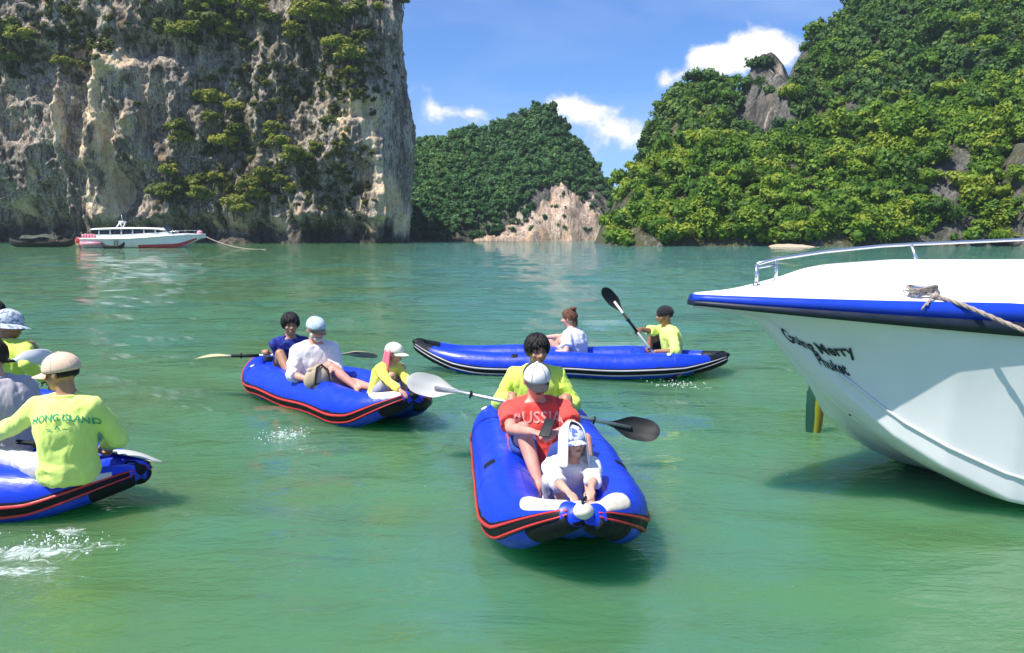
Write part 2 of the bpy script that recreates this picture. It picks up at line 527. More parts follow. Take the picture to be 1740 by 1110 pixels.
# ================================================================== ROCK AND FOLIAGE MATERIALS
def rock_material(name, dark, mid, pale, stain, zs=0.25, sc=0.35, bd=0.35):
    m, t, p, o = new_mat(name)
    n1 = tex(t, 'Object', (1, 1, zs), sc, 8, 0.68, 0.5)
    n2 = tex(t, 'Object', (1, 1, .10), sc * 2.2, 5, 0.65, 0.3)
    n3 = tex(t, 'Object', (1, 1, .7), sc * 6, 5, 0.65, 0.5)
    col = ramp(t, n1, [(0.34, dark), (0.5, mid), (0.66, tuple(c * 1.45 for c in mid))])
    col = mixc(t, ramp(t, n2, [(0.50, (0, 0, 0)), (0.62, (.8,) * 3)]), col, stain)
    n4 = tex(t, 'Object', (1, 1, .35), sc * 9, 5, 0.7, 0.6)
    col = mixc(t, ramp(t, n4, [(0.46, (0, 0, 0)), (0.60, (.85,) * 3)]), col, dark)
    n5 = tex(t, 'Object', (1, 1, .12), sc * 1.2, 4, 0.6, 0.2)
    col = mixc(t, ramp(t, n5, [(0.55, (0, 0, 0)), (0.70, (.5,) * 3)]), col, (mid[0] * 1.5, mid[1] * 1.15, mid[2] * .75))
    at = N(t, 'ShaderNodeAttribute', attribute_name='pale')
    pmr = N(t, 'ShaderNodeMapRange', interpolation_type='SMOOTHSTEP')
    pmr.inputs['From Min'].default_value = .30; pmr.inputs['From Max'].default_value = .58
    t.links.new(mth(t, 'ADD', at.outputs['Fac'], mth(t, 'MULTIPLY', mth(t, 'SUBTRACT', mth(t, 'ADD', mth(t, 'MULTIPLY', n3, .5), mth(t, 'MULTIPLY', n2, .5)), .5), 1.5)), pmr.inputs[0])
    pcol = mixc(t, ramp(t, n2, [(0.35, (0, 0, 0)), (0.65, (1,) * 3)]), pale, (pale[0] * .72, pale[1] * .58, pale[2] * .42))
    pcol = mixc(t, ramp(t, n4, [(0.52, (0, 0, 0)), (0.64, (.8,) * 3)]), pcol, tuple(c * .28 for c in pale))
    col = mixc(t, pmr.outputs[0], col, pcol)
    av = N(t, 'ShaderNodeAttribute', attribute_name='moss')
    mm = mth(t, 'MULTIPLY', av.outputs['Fac'], ramp(t, n3, [(0.44, (0, 0, 0)), (0.56, (1,) * 3)]))
    col = mixc(t, mm, col, mixc(t, n3, (0.025, 0.035, 0.012), (0.10, 0.10, 0.028)))
    td = N(t, 'ShaderNodeAttribute', attribute_name='tide')
    col = mixc(t, mth(t, 'MULTIPLY', td.outputs['Fac'], .85), col, (0.022, 0.022, 0.018))
    t.links.new(col, p.inputs['Base Color'])
    p.inputs['Roughness'].default_value = 0.9
    p.inputs['Specular IOR Level'].default_value = 0.2
    h = mth(t, 'ADD', mth(t, 'MULTIPLY', n3, 0.6), mth(t, 'MULTIPLY', tex(t, 'Object', (1, 1, .8), sc * 14, 4, .65, .3), 0.35))
    h = mth(t, 'ADD', h, n2)
    bump(t, p, h, 1.0, bd)
    return m
def leaf_material(name, stops, per_object=False):
    m, t, p, o = new_mat(name)
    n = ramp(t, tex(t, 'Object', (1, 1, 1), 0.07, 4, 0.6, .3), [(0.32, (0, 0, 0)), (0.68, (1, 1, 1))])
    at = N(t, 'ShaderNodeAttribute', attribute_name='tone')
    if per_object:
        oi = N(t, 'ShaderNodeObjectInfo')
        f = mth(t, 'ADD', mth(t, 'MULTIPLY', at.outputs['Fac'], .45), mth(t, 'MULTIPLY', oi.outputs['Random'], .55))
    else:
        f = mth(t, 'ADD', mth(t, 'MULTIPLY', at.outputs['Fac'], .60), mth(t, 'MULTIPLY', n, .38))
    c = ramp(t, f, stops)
    t.links.new(c, p.inputs['Base Color'])
    p.inputs['Roughness'].default_value = 0.6
    p.inputs['Specular IOR Level'].default_value = 0.25
    tr = N(t, 'ShaderNodeBsdfTranslucent')
    t.links.new(mixc(t, 1.0, c, (1.0, 1.2, .5), 'MULTIPLY'), tr.inputs[0])
    mx = N(t, 'ShaderNodeMixShader')
    mx.inputs[0].default_value = 0.30
    t.links.new(p.outputs[0], mx.inputs[1])
    t.links.new(tr.outputs[0], mx.inputs[2])
    t.links.new(mx.outputs[0], o.inputs[0])
    return m
M_CLIFF = rock_material('limestone', (0.058, 0.048, 0.038), (0.43, 0.37, 0.30), (0.80, 0.68, 0.50), (0.05, 0.042, 0.034))
M_GROUND = rock_material('hill_rock', (0.03, 0.029, 0.025), (0.13, 0.127, 0.115), (0.5, 0.46, 0.40), (0.05, 0.05, 0.045), 0.4, 0.3, 0.4)
M_PALE = rock_material('pale_rock', (0.17, 0.125, 0.10), (0.50, 0.39, 0.31), (0.66, 0.52, 0.42), (0.20, 0.15, 0.12), 0.3, 0.28, 0.4)
GREEN = [(0.15, (0.035, 0.089, 0.012)), (0.40, (0.089, 0.189, 0.018)), (0.60, (0.171, 0.272, 0.023)), (0.85, (0.292, 0.329, 0.033))]
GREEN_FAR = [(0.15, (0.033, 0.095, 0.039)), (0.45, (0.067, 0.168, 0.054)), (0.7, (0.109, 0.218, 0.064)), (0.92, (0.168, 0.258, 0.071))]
GREEN_DK = [(0.15, (0.031, 0.076, 0.023)), (0.45, (0.066, 0.145, 0.033)), (0.7, (0.120, 0.209, 0.037)), (0.92, (0.202, 0.253, 0.045))]
GREEN_CL = [(0.15, (0.052, 0.081, 0.011)), (0.42, (0.138, 0.172, 0.021)), (0.65, (0.230, 0.253, 0.030)), (0.9, (0.345, 0.333, 0.046))]
M_LEAF = leaf_material('jungle_leaves', GREEN)
M_LEAF_OB = leaf_material('jungle_tree_leaves', GREEN, True)
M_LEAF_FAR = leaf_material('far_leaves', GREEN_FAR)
M_LEAF_DK = leaf_material('dark_leaves', GREEN_DK)
M_LEAF_CL = leaf_material('cliff_bush_leaves', GREEN_CL, True)
M_BARK = simple('bark', (0.09, 0.07, 0.05), 0.9, .3, 3.0, .5, .03, 12)

# ================================================================== LIMESTONE CLIFF (left)
BV = {}
def sheet_bvh(me):
    n = len(me.vertices)
    co = np.empty(n * 3, np.float32); me.vertices.foreach_get('co', co)
    co = co.reshape(-1, 3)
    return BVHTree.FromPolygons([tuple(c) for c in co.tolist()], [tuple(p.vertices) for p in me.polygons])

def px_gauss(U, V, blobs):
    s = np.zeros_like(U)
    for (u, v, ru, rv, w) in blobs:
        s += w * np.exp(-(((U - u) / ru) ** 2 + ((V - v) / rv) ** 2))
    return s

def build_cliff():
    ctrl = np.array([(-190, 176), (-150, 170), (-110, 166), (-75, 163), (-50, 160.5), (-34, 159), (-25, 158.6), (-21.2, 160), (-19.6, 163.5),
                     (-20.5, 168), (-27, 178), (-46, 190), (-80, 202), (-130, 215)], float)
    seg = np.r_[0, np.cumsum(np.hypot(*np.diff(ctrl, axis=0).T))]
    L = seg[-1]
    nu = 640
    # dense where the camera looks
    s = np.concatenate([np.linspace(0, seg[2], 40, endpoint=False), np.linspace(seg[2], seg[9], 520, endpoint=False), np.linspace(seg[9], L, 80)])
    px = np.interp(s, seg, ctrl[:, 0]); py = np.interp(s, seg, ctrl[:, 1])
    for _ in range(25):                      # round the corner
        px[1:-1] = (px[:-2] + px[1:-1] * 2 + px[2:]) / 4
        py[1:-1] = (py[:-2] + py[1:-1] * 2 + py[2:]) / 4
    tx, ty = np.gradient(px), np.gradient(py)
    ln = np.hypot(tx, ty); tx, ty = tx / ln, ty / ln
    nx, ny = ty, -tx                         # outward: towards the camera, then to the right
    z = np.linspace(-1.0, 62.0, 215)
    S, Z = np.meshgrid(s, z, indexing='ij')
    NX, NY = nx[:, None], ny[:, None]
    X0, Y0 = px[:, None] + 0 * Z, py[:, None] + 0 * Z
    # pixel where each point would be seen, only to lay out what stands where on the face
    U = CX + X0 / Y0 * F_PX
    V = HORIZON - (Z - CAM_H) / Y0 * F_PX
    P = V3(S, 0, Z)
    d = fbm(P * np.array([1 / 24, 1, 1 / 36]), 3, 11) * 3.6
    d += fbm(P * np.array([1 / 7, 1, 1 / 26]), 3, 21, ridged=True) * 2.5
    d += fbm(P * np.array([1 / 4.2, 1, 1 / 5.5]), 4, 31) * 1.7
    d += fbm(P * np.array([1 / 1.7, 1, 1 / 3.4]), 3, 41, ridged=True) * 1.05
    d += fbm(P * np.array([1 / .8, 1, 1 / .9]), 3, 51, ridged=True) * 0.42
    # ledges that overhang
    led = fbm(V3(S / 22, 0, Z / 7 + vnoise(V3(S / 9, 0, 0), 4) * .6), 2, 61)
    d += sstep(0.05, 0.35, led) * .6
    # caves, alcoves and buttresses seen in the photograph
    d -= px_gauss(U, V, [(225, 330, 34, 46, 5.5), (255, 95, 40, 26, 3.0), (60, 372, 55, 26, 4.0), (210, 260, 14, 60, 2.2), (15, 130, 22, 40, 2.5),
                         (330, 385, 60, 18, 3.0), (110, 385, 30, 16, 3.0), (300, 90, 24, 22, 2.4), (420, 395, 40, 10, 2.0)])
    d += px_gauss(U, V, [(190, 250, 17, 90, 3.4), (215, 120, 26, 26, 2.4), (135, 215, 9, 40, 2.2), (205, 345, 14, 30, 3.0), (100, 330, 10, 30, 1.5),
                         (355, 240, 14, 46, 1.8), (615, 205, 24, 40, 1.4), (655, 330, 16, 40, 1.2), (250, 215, 22, 30, 1.5)])
    # undercut notch worn by the tide
    notch = np.exp(-((Z - 1.6) / 2.6) ** 2) * (2.6 + 1.6 * vnoise(V3(S / 6, 0, 3.3), 7))
    d -= notch
    # stone curtains hanging in front of the notch
    hang = sstep(.25, .6, vnoise(V3(S / 1.5, 0, .7), 9)) * np.exp(-((Z - 4.6) / 2.2) ** 2) * 2.4
    d += hang
    edge = np.interp(V[:, :], [-200, 0, 60, 100, 150, 190, 250, 300, 340, 413], [-.6, -.8, -1.3, -1.5, -1.1, -.2, .7, .5, 0, -.3])
    d = d * np.where(X0 > -24, .42, 1.0) + np.where(Y0 > 160, np.clip(nx, 0, 1)[:, None], 0) * edge
    d -= np.clip(Z - 56, 0, 20) * 1.2        # the top leans back
    d[:, -1] -= 6
    X, Y = X0 + NX * d, Y0 + NY * d
    Zw = Z + fbm(P / 3.0, 2, 71) * .5
    me = np_mesh('limestone_cliff', V3(X, Y, Zw).reshape(-1, 3), grid_faces(len(s), len(z)))
    pn = fbm(P * np.array([1 / 2.2, 1, 1 / 9]), 4, 81)
    pale = px_gauss(U, V, [(186, 240, 28, 110, 1.15), (215, 125, 38, 36, 1.0), (135, 215, 9, 46, .8), (206, 340, 16, 34, .9), (245, 215, 30, 34, .6),
                           (612, 195, 34, 54, 1.0), (650, 335, 30, 56, .9), (640, 240, 14, 60, .4), (25, 350, 26, 20, .5), (60, 300, 60, 30, .25),
                           (270, 15, 8, 40, .5), (670, 30, 12, 40, .45), (520, 260, 40, 60, .2)])
    low = np.exp(-((Z - 4.2) / 3.0) ** 2) * .6
    pale = np.clip(pale * (0.75 + pn * 1.3) + low * np.clip(pn * 3 - .1, 0, 1), 0, 1)
    moss = px_gauss(U, V, [(350, 50, 90, 50, .9), (560, 60, 90, 70, .8), (430, 230, 120, 90, .7), (390, 320, 110, 50, .9), (30, 80, 50, 60, .8),
                           (560, 330, 80, 60, .55), (120, 60, 60, 50, .4), (600, 130, 60, 60, .5)])
    moss = np.clip(moss * (1 + fbm(P / 5, 3, 91)) , 0, 1) * (1 - pale)
    set_attr(me, 'pale', pale); set_attr(me, 'moss', moss)
    set_attr(me, 'tide', np.clip((1 - sstep(1.2, 4.6, Z + 2.2 * pn)) * (1 - low * np.clip(pn * 3 - .1, 0, 1) * 1.5), 0, 1))
    o = link_mesh('limestone_cliff', me, M_CLIFF)
    tag(o, 'tall grey limestone cliff with cream streaks rising from the water at left', kind='structure')
    BV['cliff'] = sheet_bvh(me)
build_cliff()

# ================================================================== HILLS
def height_layers(X, Y, layers, seed):
    H = np.full_like(X, -2.0)
    for (yr, yf, sil, p, back) in layers:
        sil = np.array(sil, float); sil[:, 1] += 9
        xs = (sil[:, 0] - CX) / F_PX * yr
        zs = CAM_H + (HORIZON - sil[:, 1]) / F_PX * yr
        zr = np.interp(X, xs, zs, left=-3, right=zs[-1])
        wob = fbm(V3(X / 14, Y / 14, 0), 3, seed) * 5
        t = np.clip((Y + wob - yf) / (yr - yf), 0, 1)
        prof = t ** p
        bt = np.clip((Y - yr) / back, 0, 1)
        prof = np.where(Y > yr, 1 - sstep(0, 1, bt) * 1.05, prof)
        H = np.maximum(H, np.where(zr > -2.5, (zr + 1.5) * prof - 1.5, -2))
    return H
def hill_mesh(name, x0, x1, y0, y1, st, layers, seed, rockpx, mat, label, rough=1.0, flute=0.0):
    xs, ys = np.arange(x0, x1 + .01, st), np.arange(y0, y1 + .01, st)
    X, Y = np.meshgrid(xs, ys, indexing='ij')
    H = height_layers(X, Y, layers, seed)
    land = sstep(-1.2, 3, H)
    H = H + fbm(V3(X / 9, Y / 9, 0), 4, seed + 3) * 2.0 * rough * land + fbm(V3(X / 3, Y / 3, 0), 3, seed + 5) * .7 * rough * land
    if flute:
        H = H * (1 + flute * fbm(V3(X / 1.6, Y / 5, 1.7), 3, seed + 9, ridged=True) * land) + flute * 3.0 * fbm(V3(X / 3.2, Y / 2.2, 5.1), 3, seed + 12, ridged=True) * land
    U = CX + X / Y * F_PX
    V = HORIZON - (H - CAM_H) / Y * F_PX
    rock = np.clip(px_gauss(U, V, rockpx) if rockpx else np.zeros_like(U), 0, 1.2)
    H = H + np.clip(rock, 0, 1) * (1.6 * fbm(V3(X / 2.6, Y / 2.6, .3), 3, seed + 21, ridged=True) + .8 * fbm(V3(X / 1.3, Y / 4, .9), 2, seed + 25)) * (0 if flute else 1)
    me = np_mesh(name, V3(X, Y, H).reshape(-1, 3), grid_faces(len(xs), len(ys)))
    set_attr(me, 'pale', np.clip(rock - .2, 0, 1) * np.clip(fbm(V3(X / 2, Y / 2, H / 6), 3, seed + 8) * 2.2, 0, 1) * .8)
    set_attr(me, 'moss', np.clip(1.0 - rock * 1.3, 0, 1))
    o = link_mesh(name, me, mat)
    tag(o, label, kind='structure')
    return dict(xs=xs, ys=ys, H=H, rock=rock, U=U, V=V, st=st)

L_FRONT = [(1015, 415), (1022, 385), (1040, 345), (1060, 300), (1082, 275), (1120, 258), (1200, 248), (1300, 240), (1400, 222), (1500, 190), (1650, 150), (1800, 120), (2200, 100)]
L_PEAK = [(1045, 380), (1062, 300), (1078, 258), (1092, 222), (1120, 178), (1150, 144), (1190, 136), (1225, 142), (1245, 162), (1262, 195), (1300, 260), (1330, 400)]
L_PIN = [(1225, 400), (1238, 230), (1250, 156), (1270, 112), (1300, 94), (1324, 114), (1344, 160), (1362, 260), (1380, 400)]
L_BIG = [(1285, 400), (1295, 300), (1326, 160), (1350, 96), (1380, 56), (1430, 4), (1500, -70), (1600, -140), (1750, -180), (2200, -150)]
L_DARK = [(1680, 430), (1692, 400), (1706, 330), (1722, 272), (1760, 230), (1900, 200), (2200, 210)]
right = hill_mesh('jungle_hill', 10, 175, 116, 260, 0.9,
                  [(152, 122, L_FRONT, .75, 30), (188, 152, L_PEAK, .62, 25), (183, 160, L_PIN, .5, 18), (200, 138, L_BIG, .8, 50), (127, 117, L_DARK, .5, 60)],
                  100, [(1296, 150, 44, 80, 1.4), (1275, 215, 46, 30, .9), (1610, 330, 46, 62, 1.3), (1640, 400, 40, 25, .9), (1725, 370, 28, 70, 1.1), (1085, 235, 16, 26, .9), (1520, 60, 20, 10, .7)],
                  M_GROUND, 'steep hill under thick jungle with bare grey rock faces at right')
island = hill_mesh('wooded_island', -40, 46, 196, 290, 0.9,
                   [(236, 207, [(640, 270), (690, 250), (704, 238), (740, 233), (790, 221), (850, 213), (880, 195), (910, 184), (940, 195), (965, 227), (985, 252), (1010, 277), (1030, 302), (1045, 332), (1053, 380), (1058, 414)], .6, 40)],
                   200, [(955, 225, 14, 20, .5), (1020, 300, 10, 14, .5), (770, 400, 40, 8, .8), (955, 350, 70, 36, 1.4), (900, 385, 90, 26, 1.4), (1000, 385, 40, 40, 1.4)], M_GROUND, 'rounded wooded island far away between the cliff and the jungle hill')
palecliff = hill_mesh('pale_cliff', -14, 28, 200, 230, 0.45,
                   [(221, 206.5, [(790, 416), (805, 395), (815, 380), (840, 358), (870, 344), (900, 334), (928, 318), (955, 304), (985, 318), (1005, 330), (1024, 344), (1034, 372), (1036, 416)], .42, 9)],
                   300, [(900, 370, 200, 100, .9)], M_PALE, 'bare pinkish rock face at the foot of the far wooded island', 1.6, .20)

# the strip of sand at the foot of the jungle
def build_beach():
    me_u = np.linspace(0, 1, 60); me_v = np.linspace(0, 1, 10)
    Uu, Vv = np.meshgrid(me_u, me_v, indexing='ij')
    a, b = on_z(1332, 420.5), on_z(1408, 420.5)
    X = a.x + (b.x - a.x) * Uu
    Y = a.y - 1.5 + 9 * Vv + np.sin(Uu * 7) * .6
    Z = -0.15 + (Vv * .5) * np.sin(np.pi * Uu) ** .5 + vnoise(V3(X, Y, 0), 3) * .08
    me = np_mesh('beach', V3(X, Y, Z).reshape(-1, 3), grid_faces(60, 10))
    tag(link_mesh('beach', me, simple('sand', (0.55, 0.40, 0.28), .9, .15, 1.5, .4, .05, 6)), 'small strip of pale sand at the foot of the jungle hill', kind='structure')
build_beach()

# ---------------------------------------------------------------- tree crowns
def crown_arrays(rs, rad, flat, nblob, nleaf, leaf, trunk=True, narrow=1.0):
    """uneven crown: dark irregular cores and many leaf-clump faces round them; returns verts, quads, tone, material index"""
    V, Fq, T, Mi = [], [], [], []
    def addq(vs, fs, tone, mi):
        o = sum(len(v) for v in V)
        V.append(vs); Fq.append(fs + o); T.append(tone); Mi.append(np.full(len(fs), mi))
    for b in range(nblob):
        if b == 0:
            c = np.array([0, 0, flat * rad * .55]); r = rad * .62
        else:
            an = rs.uniform(0, 6.283); q = rs.uniform(.35, .8) * rad
            c = np.array([math.cos(an) * q, math.sin(an) * q, rs.uniform(.15, 1.0) * flat * rad]); r = rad * rs.uniform(.28, .48)
        # core: a rough low ball of quads
        nu, nv = 6, 4
        th = np.linspace(.15, math.pi - .15, nv); ph = np.linspace(0, 2 * math.pi, nu, endpoint=False)
        PH, TH = np.meshgrid(ph, th, indexing='ij')
        rr = r * (.74 if flat < 1.2 else .5) * (1 + .28 * rs.randn(nu, nv))
        vs = np.stack([rr * np.sin(TH) * np.cos(PH), rr * np.sin(TH) * np.sin(PH), rr * np.cos(TH) * flat], -1).reshape(-1, 3) + c
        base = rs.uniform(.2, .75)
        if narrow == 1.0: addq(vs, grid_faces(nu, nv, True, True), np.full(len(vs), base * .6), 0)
        # leaf clumps
        n = nleaf
        dirs = rs.randn(n, 3); dirs[:, 2] = dirs[:, 2] * .8 + .3
        dirs /= np.linalg.norm(dirs, axis=1)[:, None]
        pos = c + dirs * np.array([1, 1, flat]) * (r * rs.uniform(.72, 1.16, n))[:, None]
        nrm = dirs + rs.randn(n, 3) * .55 + np.array([0, 0, .35])
        nrm /= np.linalg.norm(nrm, axis=1)[:, None]
        a = np.cross(nrm, rs.randn(n, 3)); a /= np.linalg.norm(a, axis=1)[:, None]
        bb = np.cross(nrm, a)
        sz = (leaf * rs.uniform(.6, 1.4, n))[:, None]
        el = rs.uniform(.45, .8, n)[:, None] * narrow
        q = np.stack([pos - a * sz, pos - bb * sz * el - nrm * sz * .25, pos + a * sz, pos + bb * sz * el - nrm * sz * .25], 1).reshape(-1, 3)
        f = np.arange(n * 4).reshape(-1, 4)
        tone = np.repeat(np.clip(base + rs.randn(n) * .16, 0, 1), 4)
        addq(q, f, tone, 0)
    if trunk:
        pts = np.array([[0, 0, -rad * 1.1], [rs.uniform(-.1, .1) * rad, rs.uniform(-.1, .1) * rad, -rad * .3], [0, 0, rad * .4 * flat]])
        rr = np.array([.09, .065, .035]) * rad
        an = np.linspace(0, 2 * math.pi, 6, endpoint=False)
        vs = (pts[:, None] + rr[:, None, None] * np.stack([np.cos(an), np.sin(an), 0 * an], -1)[None]).reshape(-1, 3)
        f = []
        for i in range(2):
            for k in range(6):
                f.append((i * 6 + k, i * 6 + (k + 1) % 6, (i + 1) * 6 + (k + 1) % 6, (i + 1) * 6 + k))
        addq(vs, np.array(f), np.full(len(vs), .1), 1)
    return np.concatenate(V), np.concatenate(Fq), np.concatenate(T), np.concatenate(Mi)
rs0 = np.random.RandomState(11)
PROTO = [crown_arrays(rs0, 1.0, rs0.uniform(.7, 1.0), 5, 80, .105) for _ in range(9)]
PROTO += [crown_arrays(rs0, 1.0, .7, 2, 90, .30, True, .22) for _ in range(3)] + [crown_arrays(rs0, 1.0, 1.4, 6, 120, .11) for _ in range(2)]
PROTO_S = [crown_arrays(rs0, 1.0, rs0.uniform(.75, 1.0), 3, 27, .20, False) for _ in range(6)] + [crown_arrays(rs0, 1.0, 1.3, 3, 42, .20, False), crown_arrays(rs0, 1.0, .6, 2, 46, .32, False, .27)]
def sample_h(T, x, y):
    i = np.clip((x - T['xs'][0]) / T['st'], 0, len(T['xs']) - 1.001); j = np.clip((y - T['ys'][0]) / T['st'], 0, len(T['ys']) - 1.001)
    i0, j0 = i.astype(int), j.astype(int); fi, fj = i - i0, j - j0
    def L(A): return A[i0, j0] * (1 - fi) * (1 - fj) + A[i0 + 1, j0] * fi * (1 - fj) + A[i0, j0 + 1] * (1 - fi) * fj + A[i0 + 1, j0 + 1] * fi * fj
    return L(T['H']), L(T['rock'])
def scatter(T, n, seed, rmin, rmax, umin, umax, hmin=0.3):
    """places on the slopes that face the camera, as dense along the slope as across it"""
    rs = np.random.RandomState(seed)
    H = T['H']; gx, gy = np.gradient(H, T['st'])
    w = np.clip(gy, 0.08, 8) * (H > hmin) * (T['V'] > -70) * (T['U'] > umin) * (T['U'] < umax) * np.clip(1.15 - T['rock'] * 1.15, .10, 1)
    # keep what a straight line of sight reaches
    el = (H - CAM_H) / T['Y'] if 'Y' in T else (H - CAM_H) / T['ys'][None, :]
    vis = np.maximum.accumulate(el, axis=1)
    w = w * (el > vis - .012)
    w = (w / w.sum()).ravel()
    idx = rs.choice(len(w), n, p=w)
    i, j = np.unravel_index(idx, H.shape)
    x = T['xs'][i] + rs.uniform(-.5, .5, n) * T['st']; y = T['ys'][j] + rs.uniform(-.5, .5, n) * T['st']
    z, _ = sample_h(T, x, y)
    return x, y, z, rs.uniform(rmin, rmax, n) * rs.uniform(.8, 1.1, n), rs.uniform(0, 6.283, n), rs.randint(0, 1000, n), rs.uniform(-.2, .2, n)
def merge_trees(name, pts, protos, mats, label):
    V, Fq, T, Mi = [], [], [], []
    off = 0
    for x, y, z, r, a, k, dt in zip(*pts):
        v, f, t, mi = protos[k % len(protos)]
        c, s = math.cos(a), math.sin(a)
        w = v * r
        V.append(np.stack([w[:, 0] * c - w[:, 1] * s + x, w[:, 0] * s + w[:, 1] * c + y, w[:, 2] + z], -1))
        Fq.append(f + off); off += len(v)
        T.append(np.clip(t + dt, 0, 1)); Mi.append(mi)
    me = np_mesh(name, np.concatenate(V), np.concatenate(Fq))
    set_attr(me, 'tone', np.concatenate(T))
    o = link_mesh(name, me, mats, smooth=False)
    me.polygons.foreach_set('material_index', np.concatenate(Mi).astype(np.int32))
    tag(o, label, kind='stuff')
    return o
# far island: a wood that reads as one mass
merge_trees('distant_wood', scatter(island, 2100, 5, 1.0, 1.9, 640, 1070), PROTO_S, [M_LEAF_FAR, M_BARK], 'dense dark green wood covering the far island')
merge_trees('rock_shrubs', scatter(palecliff, 45, 9, .45, 1.1, 780, 1050), PROTO_S, [M_LEAF_FAR, M_BARK], 'low green shrubs scattered over the pale rock face of the far island')
# right hill: the largest crowns are trees of their own, the rest one mass
pts = list(scatter(right, 2600, 6, 1.5, 3.0, 1000, 1800))
pts[3] = pts[3] * np.random.RandomState(8).choice([.6, .8, 1.0, 1.25], len(pts[3]), p=[.25, .3, .3, .15])
size = pts[3] / pts[1]
up = pts[2] > 30
order = np.argsort(-(size * (np.abs(pts[0] / pts[1] * F_PX + CX - 1380) < 370) * (pts[2] < 60) * ~((pts[0] / pts[1] * F_PX + CX > 1300) & (pts[2] < .9))))
pick = np.zeros(len(size), bool); pick[order[:290]] = True
upper = (pts[1] > 158) & ~pick
rest = ~pick & ~upper
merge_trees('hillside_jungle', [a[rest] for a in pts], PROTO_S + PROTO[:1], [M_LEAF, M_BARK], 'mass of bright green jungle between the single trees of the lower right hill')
merge_trees('upper_jungle', [a[upper] for a in pts], PROTO_S, [M_LEAF_DK, M_BARK], 'darker jungle covering the peaks of the right hill')
tree_meshes = []
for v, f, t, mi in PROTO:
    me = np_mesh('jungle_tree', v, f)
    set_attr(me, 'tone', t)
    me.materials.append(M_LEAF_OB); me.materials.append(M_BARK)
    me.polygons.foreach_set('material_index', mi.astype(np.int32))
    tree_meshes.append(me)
for x, y, z, r, a, k, dt in zip(*[q[pick] for q in pts]):
    o = bpy.data.objects.new('jungle_tree', tree_meshes[k % len(tree_meshes)])
    COL.objects.link(o)
    o.location = (x, y, z); o.rotation_euler = (0, 0, a); o.scale = (r, r, r * (.9 + dt))
    tag(o, 'leafy green tree among the jungle on the right hill', 'tree', 'jungle trees on the right hill')

# bushes rooted in the face of the limestone cliff
BUSH = [(18, 50, 24), (45, 62, 20), (10, 95, 22), (30, 100, 16), (285, 48, 18), (318, 50, 22), (352, 40, 26), (385, 55, 20), (405, 30, 22), (330, 15, 24), (370, 5, 24),
        (410, 70, 16), (505, 55, 20), (530, 22, 24), (560, 30, 22), (575, 75, 20), (600, 95, 22), (620, 60, 16), (545, 5, 22), (600, 20, 20), (598, 120, 12),
        (345, 165, 18), (370, 170, 20), (395, 180, 16), (360, 200, 14), (300, 215, 16), (310, 235, 18), (385, 240, 20), (410, 225, 18), (400, 250, 14), (470, 220, 18), (478, 240, 16),
        (505, 265, 20), (520, 280, 16), (285, 290, 18), (275, 325, 20), (300, 325, 22), (330, 310, 20), (345, 330, 18), (365, 300, 14), (400, 345, 20), (430, 310, 18),
        (455, 300, 22), (480, 305, 18), (440, 330, 18), (415, 355, 16), (500, 320, 12), (560, 205, 14), (540, 250, 14), (110, 105, 12), (135, 110, 14), (690, 3, 9), (640, 12, 10), (460, 30, 16), (435, 12, 18)]
